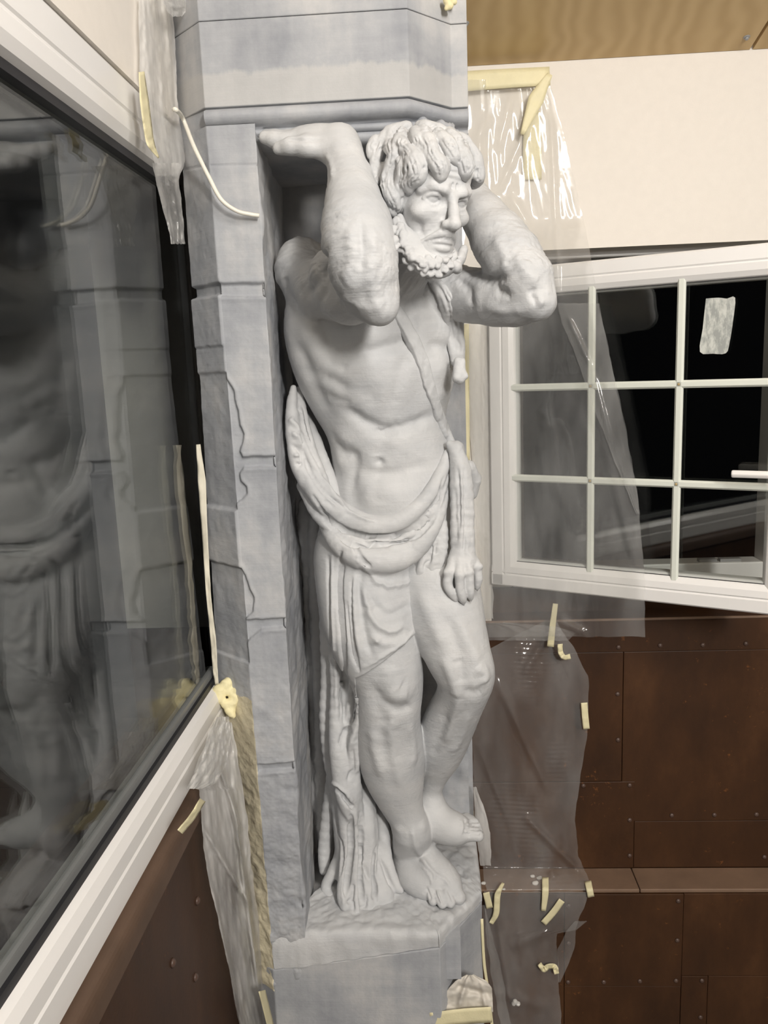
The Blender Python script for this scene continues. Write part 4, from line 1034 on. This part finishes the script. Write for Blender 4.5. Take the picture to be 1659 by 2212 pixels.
for pts, r in [([(676, 1072), (705, 1112), (745, 1142), (805, 1158), (860, 1154), (905, 1130), (940, 1085), (960, 1030)], 5.5), ([(705, 1128), (740, 1160), (785, 1178), (850, 1176), (905, 1155), (942, 1108), (962, 1050)], 5),
               ([(768, 1180), (780, 1204), (800, 1226)], 4), ([(655, 975), (672, 1020), (705, 1066), (745, 1098)], 3.5), ([(648, 880), (655, 925), (668, 960), (690, 1010)], 4),
               ([(736, 1195), (736, 1300), (742, 1400), (745, 1480), (742, 1560)], 5), ([(762, 1250), (761, 1330), (768, 1410), (776, 1450)], 4.5), ([(771, 1490), (762, 1545), (748, 1590), (738, 1615)], 5),
               ([(716, 1698), (745, 1722), (772, 1752)], 4), ([(783, 1765), (783, 1830), (780, 1900), (785, 1960)], 5.5), ([(758, 1765), (760, 1830), (753, 1890), (746, 1935)], 5), ([(812, 1830), (808, 1890), (813, 1945)], 5.5), ([(724, 1770), (738, 1830), (735, 1890)], 5)]: carve(pts, r)
g = .0027 * FINE
V, Q = cl.mesh(np.arange(-.37, .12, g), np.arange(1.68, 2.13, g), np.arange(.17, 1.60, g))
cc = Clay(V, Q, 2); S = cc.stroke; cc.gain = 1.15
# hems, creases and tension folds
for pts, r, a in [
 ([(775, 1250), (790, 1300), (812, 1340), (842, 1365), (880, 1352)], 7, 6), ([(790, 1235), (830, 1262), (870, 1262), (892, 1248)], 6, 5), ([(778, 1225), (775, 1300), (785, 1370), (800, 1425)], 9, -6),
 ([(800, 1290), (840, 1325), (890, 1310)], 8, -3), ([(800, 1375), (840, 1395), (885, 1375)], 8, 3), ([(783, 1446), (830, 1420), (870, 1392), (895, 1370)], 4, 4),
 ([(762, 1240), (765, 1340), (775, 1420)], 5, 5), ([(735, 1190), (736, 1300), (742, 1400), (744, 1480), (740, 1560)], 8, -9), ([(727, 1230), (730, 1360), (737, 1450)], 5, -4),
 ([(745, 1300), (755, 1390), (768, 1450)], 5, -5), ([(770, 1490), (760, 1545), (746, 1590), (735, 1610)], 7, -7), ([(785, 1470), (776, 1540), (762, 1590), (750, 1625)], 6, 6),
 ([(720, 1700), (745, 1722), (770, 1752)], 4, -7), ([(712, 1690), (740, 1712), (768, 1738)], 5, 5), ([(760, 1620), (762, 1660), (756, 1690)], 5, -6),
 ([(757, 1760), (760, 1830), (752, 1890), (745, 1935)], 6, -8), ([(782, 1760), (783, 1830), (780, 1900), (784, 1960)], 6, -9), ([(775, 1800), (790, 1870), (800, 1900)], 5, -6),
 ([(812, 1840), (808, 1890), (812, 1945)], 6, -8), ([(823, 1850), (838, 1890), (850, 1915)], 4, -6), ([(745, 1900), (742, 1930), (738, 1955)], 4, 4), ([(760, 1910), (757, 1940), (760, 1965)], 4, -6),
 ([(790, 1930), (786, 1960), (784, 1975)], 4, -5), ([(690, 1105), (730, 1138), (805, 1157), (885, 1148), (934, 1105), (955, 1060)], 5.5, -12), ([(735, 1160), (771, 1176), (853, 1170), (918, 1140), (950, 1085)], 5.5, -10),
 ([(765, 1168), (772, 1200), (795, 1222)], 5, -6), ([(760, 1170), (765, 1195), (785, 1225)], 5, 5), ([(700, 1030), (732, 1078), (770, 1112), (810, 1125)], 4, 4), ([(662, 1000), (690, 1060), (730, 1105)], 5, -3), ([(680, 1000), (712, 1050), (745, 1085)], 5, 3),
 ([(625, 900), (640, 915), (650, 935)], 5, 6), ([(628, 935), (645, 945), (655, 965)], 5, 7), ([(630, 965), (648, 975), (655, 995)], 5, -6), ([(633, 985), (650, 985)], 4, 6), ([(640, 1010), (655, 1000)], 4, -6), ([(650, 870), (655, 920), (672, 960)], 5, -7),
 ([(835, 1178), (880, 1170), (925, 1125)], 6, 3), ([(705, 1200), (708, 1320), (712, 1440)], 5, -5), ([(714, 1200), (716, 1330), (722, 1450), (724, 1540)], 4, 4)]:
    S(pts, r, a)
cc.dent(816, 1386, 7, 6); cc.dent(775, 1470, 6, -5)
cc.set().roughen(.003, 55, 6).build('draped_cloth', M['cloth'], statue)

# ---- pelt: strap across the chest, foreleg over the shoulder, paw hanging at the hip
pe = Field()
def ribbon(rows, lift, k=.004):
    R_ = [on(x, y, r, lift) for x, y, r in spline(rows, 4)]; pe.chain(R_, k=k)
for off in (-7, 0, 7):
    ribbon([(852 + off, 668, 8), (872 + off, 700, 9), (893 + off, 738, 9), (908 + off, 775, 8.5), (918 + off * .9, 805, 8), (928 + off * .8, 840, 8), (940 + off * .7, 875, 8), (953 + off * .6, 910, 8), (968 + off * .5, 945, 7), (980, 970, 7)], .10, .012)
def pel(x, y, r):
    p = pelv.cast(min(x, 968), y, 1.71); Y = (p[1] if p is not None else 1.84) - .006; return J(x, y, Y, r)
for a, b in ((0, 8), (10, 8.5), (21, 8)):
    pe.chain([pel(x, y, r) for x, y, r in spline([(926 + a * .5, 597, b), (946 + a * .8, 630, b), (960 + a, 665, b + 1), (969 + a, 705, b + 1), (976 + a * .9, 745, b + 1), (983 + a * .6, 785, b)], 4)], k=.007)
pa = at(992, 800, 1.86)
for i, (x, y) in enumerate([(986, 822), (995, 826), (1003, 818)]): pe.chain(Js([(988 + 4 * i, 780, 1.84, 9), (988 + 5 * i, 805, 1.83, 8.5), (x, y - 6, 1.825, 8), (x - 3, y, 1.828, 5)]), k=.005)
for dx, Y in ((-12, 1.855), (0, 1.845), (12, 1.855)):
    pe.chain(Js([(985 + dx * .3, 975, 1.88, 10), (994 + dx * .7, 1010, Y + .015, 13), (998 + dx, 1070, Y, 13), (999 + dx, 1130, Y - .005, 13), (1000 + dx, 1190, Y - .012, 14)]), k=.012, n=3)
pe.ell(at(998, 1212, 1.832), (.034, .022, .032), k=.012)
PAW = [[(979, 1210, 1.825, 10), (971, 1236, 1.815, 10), (967, 1262, 1.812, 10), (975, 1280, 1.81, 9), (984, 1294, 1.815, 7)],
       [(993, 1212, 1.82, 10), (993, 1240, 1.808, 10), (994, 1268, 1.805, 9.5), (998, 1288, 1.806, 9), (1001, 1300, 1.812, 6)],
       [(1010, 1210, 1.825, 10), (1013, 1236, 1.815, 10), (1014, 1262, 1.812, 9.5), (1016, 1280, 1.812, 9), (1017, 1292, 1.818, 6)],
       [(1023, 1205, 1.84, 9), (1030, 1228, 1.835, 9.5), (1033, 1250, 1.832, 9), (1030, 1268, 1.835, 6.5)]]
for rows in PAW:
    pe.chain(Js(rows), k=.004, n=3)
    x, y, Y, r = rows[2]; pe.ell(at(x, y - 26, Y - .003), (.0115, .009, .0085), k=.006)
    x, y, Y, r = rows[-1]; pe.chain(Js([(x - 1, y, Y, 4), (x + 2, y + 9, Y + .002, 1.4)]), k=.002)
pe.chain(Js([(1012, 1010, 1.93, 16), (1024, 1035, 1.95, 15), (1018, 1065, 1.96, 14)]), k=.01)
# knot at the hip and the crumpled end under the swag
pe.ell(at(986, 968, 1.885), (.018, .02, .018), k=.008)
pe.chain(Js([(972, 960, 1.885, 9), (985, 980, 1.87, 9), (992, 1000, 1.865, 10)]), k=.006)
for rows in ([(945, 1150, 1.86, 12), (938, 1195, 1.85, 13), (930, 1240, 1.85, 9)], [(920, 1190, 1.855, 11), (912, 1225, 1.85, 11), (905, 1246, 1.852, 7)], [(955, 1130, 1.865, 11), (955, 1180, 1.855, 12), (948, 1222, 1.85, 10)], [(902, 1205, 1.86, 8), (898, 1240, 1.86, 6)]): pe.chain(Js(rows), k=.006, n=3)
V, Q = pe.mesh(np.arange(-.10, .14, .0026 * FINE), np.arange(1.70, 2.02, .0026 * FINE), np.arange(.80, 1.80, .0026 * FINE))
pc = Clay(V, Q, 2); S = pc.stroke
for pts, r, a in [([(985, 1010), (988, 1080), (990, 1150)], 5, -6), ([(1006, 1010), (1008, 1080), (1008, 1160), (1003, 1200)], 5, -5), ([(980, 1060), (982, 1120), (984, 1170)], 4, -3), ([(940, 612), (960, 650), (972, 700), (982, 760)], 4, -5), ([(955, 615), (975, 655), (986, 710), (992, 770)], 4, -5), ([(930, 1175), (925, 1210), (920, 1235)], 4, -7), ([(945, 1170), (942, 1200)], 4, -6), ([(846, 670), (877, 722), (905, 790), (921, 836), (945, 905)], 3, 4)]: S(pts, r, a)
pc.set().roughen(.004, 70, 2).build('lion_pelt', M['cloth'], statue)
# dark cloth hanging at the back of the niche
bk = Field()
for rows in ([(655, 1090, 2.06, 14), (662, 1200, 2.08, 12), (668, 1350, 2.09, 10), (676, 1500, 2.09, 12), (684, 1700, 2.09, 14), (690, 1850, 2.08, 14)], [(678, 1120, 2.05, 14), (682, 1300, 2.07, 14), (688, 1480, 2.07, 12), (695, 1640, 2.07, 16), (703, 1780, 2.06, 18), (706, 1880, 2.05, 14)]): bk.chain(Js(rows), k=.01, n=4)
V, Q = bk.mesh(np.arange(-.38, -.18, .0045), np.arange(1.98, 2.2, .0045), np.arange(.2, 1.3, .0045))
Clay(V, Q, 2).roughen(.012, 30, 3).build('back_cloth', M['cloth'], statue)
# ------------------------------------------------------------------ plastic sheeting
def casement_y(x, y, lift=.02): return float(plane_at(x, y, O + dn * (.009 + lift), dn)[1])
def smin(a, b, k): h = min(1, max(0, .5 + .5 * (b - a) / k)); return b + (a - b) * h - k * h * (1 - h)
def d_upper(x, y, lift=.0):
    wall = YW - .018 - lift
    if x < 1050: return wall - .01
    s = casement_y(x, y, .022 + lift); t = min(1, max(0, (y - 470) / 110)); t = t * t * (3 - 2 * t)
    return wall + (smin(wall, s, .03) - wall) * t
def d_lower(x, y, lift=.0):
    if y < 1874: Y = YW - .016 - .02 * min(1, max(0, (y - 1350) / 200))
    elif y < 1921: Y = YW - .036 + (YL - .010 - YW + .036) * (y - 1874) / 47
    else: Y = YL - .012
    return Y - lift
def at_far(fn):  return lambda x, y, off: at(x, y, fn(x, y) - off)
def at_left(X0): return lambda x, y, off: atx(x, y, X0 + off)
def sheet(name, rows, place, mat, nu, nv, wr=.006, fold=(9, 2.2), seed=1, parent=None, folds=(), rip=0):
    R_ = np.array(rows, float); ys = R_[:, 0]
    def fn(u, v):
        y = ys[0] + (ys[-1] - ys[0]) * v; xl = np.interp(y, ys, R_[:, 1]); xr = np.interp(y, ys, R_[:, 2])
        xl += 3 * (float(fbm(y / 30, seed)) - .5) * 2; xr += 3 * (float(fbm(y / 30, seed + 9)) - .5) * 2
        x = xl + (xr - xl) * u
        o = wr * (float(fbm(u * fold[0] + .6 * float(fbm(v * 3, u * 2, seed + 4)), v * fold[1], seed)) - .25) + wr * .35 * (float(fbm(u * fold[0] * 3, v * 14, seed + 2)) - .5)
        for (x0, y0, x1, y1, w_, a) in folds:
            ex, ey = x1 - x0, y1 - y0; t = min(1, max(0, ((x - x0) * ex + (y - y0) * ey) / (ex * ex + ey * ey))); d = math.hypot(x - x0 - t * ex, y - y0 - t * ey)
            o += a * math.exp(-(d / w_) ** 2) * (1 - abs(2 * t - 1) ** 4)
        if rip: o += rip * math.sin(y * .62 + 2 * math.sin(x * .02)) * max(0, float(vnoise(x / 60, y / 110, seed + 6)) - .45)
        yy = y + (4 * (float(fbm(u * 14, seed, 5)) - .5) if v in (0, 1) else 0)
        return place(x, yy, o + .002)
    return grid(name, fn, nu, nv, mat, parent)
far = at_far(d_upper); low = at_far(d_lower)
e = empty('plastic_sheet', tuple(at(1190, 1370, 2.1)), 'clear plastic sheet taped under the plywood and hanging over the open casement', 'plastic sheet', 'clear sheets on the far wall')
sheet('film', [(172, 992, 1190), (190, 992, 1192), (330, 992, 1226), (480, 992, 1263), (600, 990, 1283), (750, 1008, 1312), (900, 1020, 1346), (1080, 1030, 1379), (1230, 1040, 1391), (1376, 1046, 1395)], far, M['film'], 70, 230, .010, (7, 1.6), 3, e,
      [(1105, 200, 1075, 330, 7, .012), (1165, 210, 1075, 420, 6, .014), (1190, 240, 1207, 660, 5, .016), (1010, 330, 1060, 250, 8, .010), (1040, 260, 1030, 420, 8, .01), (1100, 420, 1150, 500, 9, .008), (1290, 900, 1375, 1230, 10, .008), (1205, 1340, 1270, 1372, 9, .014)], .0026)
sheet('doubled_edge', [(655, 1206, 1296), (700, 1214, 1304), (760, 1240, 1316), (830, 1265, 1331), (900, 1290, 1347), (1000, 1330, 1366), (1080, 1362, 1380), (1110, 1374, 1384)], lambda x, y, o: far(x, y, o + .008), M['film'], 24, 90, .006, (3, 2), 12, e, [(1225, 680, 1280, 800, 5, .01), (1280, 800, 1320, 960, 6, .008)], .004)
sheet('film_hem', [(1346, 1044, 1100), (1352, 1044, 1195), (1366, 1044, 1245), (1384, 1046, 1230)], lambda x, y, o: far(x, y, o + .012), M['film'], 50, 10, .010, (12, 1), 22, e, [(1200, 1332, 1262, 1375, 6, .016)])
e = empty('plastic_sheet', tuple(at(1170, 1900, 2.1)), 'lower clear plastic sheet draped on the rusty plates from the sill down to the ledge', 'plastic sheet', 'clear sheets on the far wall')
sheet('film', [(1340, 1180, 1202), (1360, 1140, 1213), (1400, 1060, 1240), (1460, 1035, 1271), (1520, 1025, 1273), (1570, 1020, 1270), (1680, 1022, 1252), (1770, 1022, 1243), (1850, 1040, 1250), (1905, 1046, 1275), (1924, 1050, 1272)], low, M['film'], 60, 260, .014, (5, 1.8), 31, e,
      [(1200, 1340, 1130, 1460, 9, .014), (1070, 1460, 1190, 1720, 10, .016), (1130, 1760, 1255, 1885, 8, .018), (1190, 1880, 1200, 1900, 9, .02), (1030, 1600, 1110, 1800, 9, .012)], .0028)
e = empty('plastic_sheet', tuple(at(1120, 2200, 2.05)), 'dusty clear plastic sheet taped below the ledge against the dark plates', 'plastic sheet', 'clear sheets on the far wall')
sheet('film', [(1926, 1046, 1272), (1960, 1048, 1262), (2010, 1050, 1241), (2016, 1050, 1203), (2100, 1060, 1207), (2230, 1085, 1213)], low, M['film'], 50, 110, .012, (5, 2.2), 41, e,
      [(1070, 1960, 1110, 2200, 10, .014), (1100, 2050, 1190, 2010, 10, .01), (1060, 2140, 1180, 2180, 12, .01)])
sheet('film_edge', [(1990, 1240, 1268), (2010, 1225, 1243), (2050, 1203, 1241), (2100, 1205, 1222), (2122, 1206, 1212)], lambda x, y, o: low(x, y, o + .006), M['film'], 12, 40, .006, (3, 2), 47, e)
e = empty('plastic_sheet', tuple(at(1040, 2210, 1.9)), 'narrow loose plastic strip hanging along the right edge of the pillar foot', 'plastic sheet', 'clear sheets on the far wall')
sheet('film', [(1700, 1022, 1030), (1760, 1026, 1050), (1800, 1030, 1060), (1870, 1038, 1062)], lambda x, y, o: at(x, y, 2.12 - o), M['film_milky'], 10, 50, .012, (3, 2), 53, e)
sheet('film', [(1955, 1040, 1048), (2000, 1043, 1058), (2080, 1048, 1080), (2230, 1060, 1106)], lambda x, y, o: at(x, y, 1.93 - o), M['film'], 14, 60, .012, (3, 2), 55, e)
o = sheet('plastic_strip', [(690, 1012, 1060), (900, 1014, 1061), (1100, 1024, 1062), (1260, 1030, 1065), (1337, 1040, 1066)], lambda x, y, o_: at(x, y, YW - .006 - o_), M['film_milky'], 14, 90, .005, (3, 3), 61)
tag(o, 'milky strip of plastic on the white pier between pillar and casement', 'plastic sheet')
# left side
e = empty('plastic_sheet', tuple(atx(500, 2100, -.45)), 'long milky plastic sheet hanging from the foam corner beside the pillar, left', 'plastic sheet')
def pl_low(x, y, o):                          # from the sill out to the pillar's chamfer
    t = min(1, max(0, (x - np.interp(y, [1560, 2212], [455, 515])) / np.interp(y, [1560, 2212], [60, 80])))
    return atx(x, y, -.478 + o + .03 * t)
sheet('film', [(1560, 478, 500), (1600, 450, 508), (1640, 430, 515), (1700, 408, 524), (1706, 432, 525), (1770, 434, 534), (1850, 442, 542), (1950, 462, 553), (2080, 492, 578), (2230, 520, 594)], pl_low, M['film_milky'], 44, 170, .016, (4, 1.2), 71, e,
      [(435, 1780, 540, 1960, 6, .010), (470, 1640, 520, 1800, 6, .01), (455, 1900, 520, 2212, 5, .01), (500, 1700, 560, 2150, 6, .014)])
sheet('crumpled_top', [(1548, 470, 494), (1580, 452, 500), (1640, 436, 492), (1690, 410, 470), (1704, 402, 440)], lambda x, y, o: atx(x, y, -.462 + o), M['film_milky'], 30, 50, .012, (6, 6), 77, e)
e = empty('plastic_sheet', tuple(atx(380, 500, -.48)), 'milky plastic strip covering the white wall end at the top left', 'plastic sheet')
sheet('film', [(-10, 300, 372), (100, 301, 378), (160, 303, 381), (230, 310, 385), (300, 318, 395), (335, 328, 399), (360, 335, 396), (380, 336, 388)], at_left(-.497), M['film_milky'], 30, 110, .012, (4, 1.2), 81, e)
sheet('torn_end', [(352, 330, 388), (400, 338, 388), (450, 352, 394), (500, 364, 399), (527, 368, 401)], at_left(-.494), M['film_milky'], 20, 60, .012, (4, 2), 84, e)
sheet('rolled_end', [(-10, 345, 400), (8, 352, 402), (26, 362, 400), (36, 372, 392)], at_left(-.47), M['film_milky'], 16, 14, .012, (3, 2), 86, e)

# ------------------------------------------------------------------ masking tape
def tape(pts, w, place, label, lift=.004, curl=.004, parent=None, name='masking_tape', mat=None, seed=0, cat='tape'):
    P_ = spline(pts, 7); n = len(P_); ws = np.interp(np.linspace(0, 1, n), np.linspace(0, 1, len(w)), w) if hasattr(w, '__len__') else np.full(n, w)
    T = np.gradient(P_, axis=0); T /= np.linalg.norm(T, axis=1)[:, None] + 1e-9; Nn = np.stack([-T[:, 1], T[:, 0]], 1); V = []
    for i in range(n):
        for k in range(5):
            q = P_[i] + Nn[i] * ws[i] * (k / 4 - .5)
            o = lift + curl * (float(fbm(i * .45, k * .4, seed + 3)) - .3) * 1.5
            V.append(place(q[0], q[1], o))
    Q = [(i*5+k, i*5+k+1, (i+1)*5+k+1, (i+1)*5+k) for i in range(n - 1) for k in range(4)]
    o = link(name, npmesh(name, V, Q), mat or M['tape'], parent, True)
    s = o.modifiers.new('thickness', 'SOLIDIFY'); s.thickness = .0006
    return tag(o, label, cat) if label else o
G_ = lambda lab: lab
tape([(1200, 1304), (1194, 1350), (1189, 1397)], (11, 13, 15), lambda x, y, o: at(x, y, d_lower(x, y) - .035 - o), 'long upright piece of masking tape holding plastic at the window sill')
tape([(1210, 1391), (1211, 1409), (1219, 1420), (1232, 1418)], 11, lambda x, y, o: at(x, y, d_lower(x, y) - .03 - o), 'small L-shaped bent bit of masking tape just below the sill tape', curl=.012)
tape([(1262, 1518), (1264, 1546), (1267, 1575)], 14, lambda x, y, o: low(x, y, o + .012), 'masking tape on the right edge of the plastic, midway down the rusty plates')
tape([(1087, 1907), (1075, 1933), (1072, 1972), (1061, 1995)], (6, 13, 13, 9), lambda x, y, o: low(x, y, o + .012), 'kinked masking tape hanging over the ledge nearest the statue foot', curl=.01)
tape([(1050, 1928), (1058, 1962)], 14, lambda x, y, o: low(x, y, o + .01), 'short masking tape stub against the pillar at ledge height')
tape([(1178, 1895), (1178, 1931), (1174, 1968)], (14, 14, 10), lambda x, y, o: low(x, y, o + .012), 'upright masking tape bridging the ledge edge in the middle of the plastic')
tape([(1214, 1945), (1196, 1970), (1174, 1995)], 14, lambda x, y, o: low(x, y, o + .01), 'slanting masking tape on the dark plate just below the ledge')
tape([(1270, 1903), (1277, 1938)], 14, lambda x, y, o: low(x, y, o + .01), 'rightmost masking tape, at the corner of the plastic on the ledge')
tape([(1165, 2082), (1175, 2094), (1184, 2088), (1198, 2089), (1203, 2104)], (9, 13, 11, 12, 10), lambda x, y, o: low(x, y, o + .014), 'crumpled scrap of masking tape low on the dark plastic sheet', curl=.016)
tape([(996, 176), (1080, 170), (1188, 164)], (44, 42, 40), lambda x, y, o: at(x, y, YW - .022 - o), 'wide masking tape band under the plywood holding the upper plastic', curl=.005)
tape([(1188, 160), (1158, 215), (1128, 290)], (12, 34, 9), lambda x, y, o: at(x, y, YW - .034 - o), 'folded diagonal masking tape corner at the top of the plastic', curl=.008)
tape([(1150, 240), (1150, 320), (1150, 388)], (34, 40, 40), lambda x, y, o: at(x, y, YW - .010 - o * .3), 'wide upright masking tape seen through the upper plastic', curl=.003)
tape([(998, 700), (999, 850), (1000, 1000)], 30, lambda x, y, o: at(x, y, 2.235 - o), 'pale yellow tape strip up the wall edge behind the statue hip')
tape([(1011, 1590), (1014, 1680), (1021, 1765)], 7, lambda x, y, o: at(x, y, 2.2 - o), 'thin yellow tape line on the pillar edge above the back foot')
tape([(1041, 1985), (1046, 2080), (1056, 2150), (1064, 2225)], 6, lambda x, y, o: at(x, y, 1.896 - o), 'thin yellow tape line down the right edge of the pillar foot')
tape([(306, 155), (312, 215), (319, 270), (326, 310), (343, 341)], (12, 19, 19, 17, 3), at_left(-.478), 'long pale tape strip over the left window frame corner', curl=.006)
tape([(438, 1728), (416, 1764), (389, 1797)], 14, at_left(-.452), 'masking tape across the brown nosing left of the milky sheet', curl=.01)
tape([(566, 2140), (576, 2180), (588, 2230)], 15, at_left(-.425), 'yellow tape end under the milky sheet at the bottom edge')
tape([(428, 960), (436, 1040), (441, 1130), (447, 1230), (452, 1300), (460, 1374), (464, 1435), (468, 1480)], (9, 17, 13, 11, 10, 12, 11, 8), lambda x, y, o: at(x, y, 1.815 - o), 'cream peeling sealant strip standing in the gap between glass and pillar', curl=.012, name='sealant_strip', mat=M['sealant'], cat='strip')
ch_pl = lambda x, y, o: plane_at(x, y, np.array([-.001, YP, 0]) + np.array([.7071, -.7071, 0]) * (.004 + o), np.array([.7071, -.7071, 0]))
o = sheet('masking_paper', [(2106, 1008, 1026), (2118, 985, 1050), (2135, 968, 1062), (2155, 960, 1064), (2186, 957, 1064)], lambda x, y, o_: at(x, y, 1.775 - o_), M['paper'], 30, 24, .022, (3, 2), 91, None, [(1010, 2110, 990, 2180, 6, .014), (985, 2130, 1060, 2150, 6, -.012), (1040, 2120, 1050, 2185, 5, .01)])
tag(o, 'crinkled grey masking paper on the pillar foot at the bottom', 'paper')
tape([(930, 2205), (1000, 2196), (1062, 2192)], 34, lambda x, y, o: at(x, y, 1.755 - o), 'yellow masking tape band along the bottom of the grey paper', curl=.006)
# ------------------------------------------------------------------ cable, foam, crumbs
cb = [(374, 238, 1.80), (384, 240, 1.775), (395, 256, 1.745), (417, 312, 1.72), (434, 348, 1.715), (451, 382, 1.715), (477, 430, 1.715), (510, 455, 1.72), (540, 463, 1.73), (560, 466, 1.735)]
cb3 = [atx(375, 237, -.470), atx(381, 238, -.462)] + [at(*q) for q in cb[2:]]
o = MB().tube(list(spline(np.array(cb3), 6)), .0044, 10).build('cable', M['cable'], None, True)
tag(o, 'loose white cable curving from the left wall across the pillar edge', 'cable')
def lumps(name, rows, mat, h=.003, k=.006, parent=None, amp=.006, seed=3, sc_=60):
    f = Field()
    for x, y, Y, r in rows: p = J(x, y, Y, r); f.ell(p[:3], (p[3],) * 3, None, k)
    A = np.array([J(*q) for q in rows]); lo = (A[:, :3] - A[:, 3:]).min(0) - .012; hi = (A[:, :3] + A[:, 3:]).max(0) + .012
    V, Q = f.mesh(*[np.arange(lo[i], hi[i], h) for i in range(3)])
    return Clay(V, Q, 1).roughen(amp, sc_, seed).build(name, mat, parent)
o = lumps('insulation_foam', [(460, 1502, 1.80, 13), (474, 1490, 1.80, 14), (490, 1476, 1.805, 13), (510, 1504, 1.80, 12), (503, 1516, 1.795, 11), (498, 1534, 1.79, 11), (488, 1520, 1.79, 10), (504, 1546, 1.785, 7), (474, 1508, 1.79, 11), (514, 1488, 1.80, 9), (496, 1494, 1.80, 10)], M['foam'], .0025, .008, None, .008)
tag(o, 'lump of hardened cream foam where the left window frame meets the pillar', 'foam')
o = lumps('insulation_foam', [(1000, 118, 2.03, 6), (1002, 126, 2.03, 8), (999, 138, 2.03, 6)], M['foam'], .002, .004)
tag(o, 'small foam blob at the pillar edge under the plywood corner', 'foam')
o = lumps('insulation_foam', [(966, 2, 1.80, 9), (972, 12, 1.80, 8), (964, 18, 1.80, 5), (980, 4, 1.81, 7)], M['foam'], .002, .004)
tag(o, 'foam tuft at the very top of the pillar', 'foam')
random.seed(8)
o = lumps('rubble', [(868 + i * 9 + random.uniform(-5, 5), 266 + .06 * (i * 9) ** 1.25 * .4 + random.uniform(-5, 6), 1.80 + random.uniform(-.03, .02), random.uniform(7, 12)) for i in range(13)] + [(860, 275, 1.80, 9), (880, 280, 1.76, 10), (905, 274, 1.74, 9), (950, 280, 1.76, 9), (985, 290, 1.80, 8)], M['stone'], .0022, .006, pillar, .010, 5, 90)
crumbs = [(1150, 1893, 'white plaster crumb on the ledge, leftmost beside the upright tape', 5), (1156, 1908, 'larger round white crumb near the ledge front edge', 7), (1165, 1897, 'flat white flake beside the upright ledge tape', 6), (1044, 1908, 'white crumb on the ledge touching the pillar', 5), (1088, 1921, 'tiny white crumb beside the kinked ledge tape', 3.5)]
for x, y, lab, r in crumbs:
    p = atz(x, y, ZL + .003); k = pm(p) * r
    b = Field(); b.ell(p, (k, k * .8, k * .6)); b.ell(p + np.array([k * .5, 0, k * .2]), (k * .6, k * .7, k * .5), None, .002)
    V, Q = b.mesh(*[np.arange(p[i] - 2.2 * k, p[i] + 2.2 * k, k * .22) for i in range(3)])
    tag(Clay(V, Q, 1).roughen(.003, 200, 2).build('plaster_crumb', M['crumb'], None), lab, 'crumb')
o = lumps('plaster_crumb', [(1113, 2163, YL - .02, 5), (1119, 2168, YL - .02, 5), (1110, 2168, YL - .02, 4)], M['crumb'], .0015, .003)
tag(o, 'white crumb caught on the plastic low on the dark plates', 'crumb')
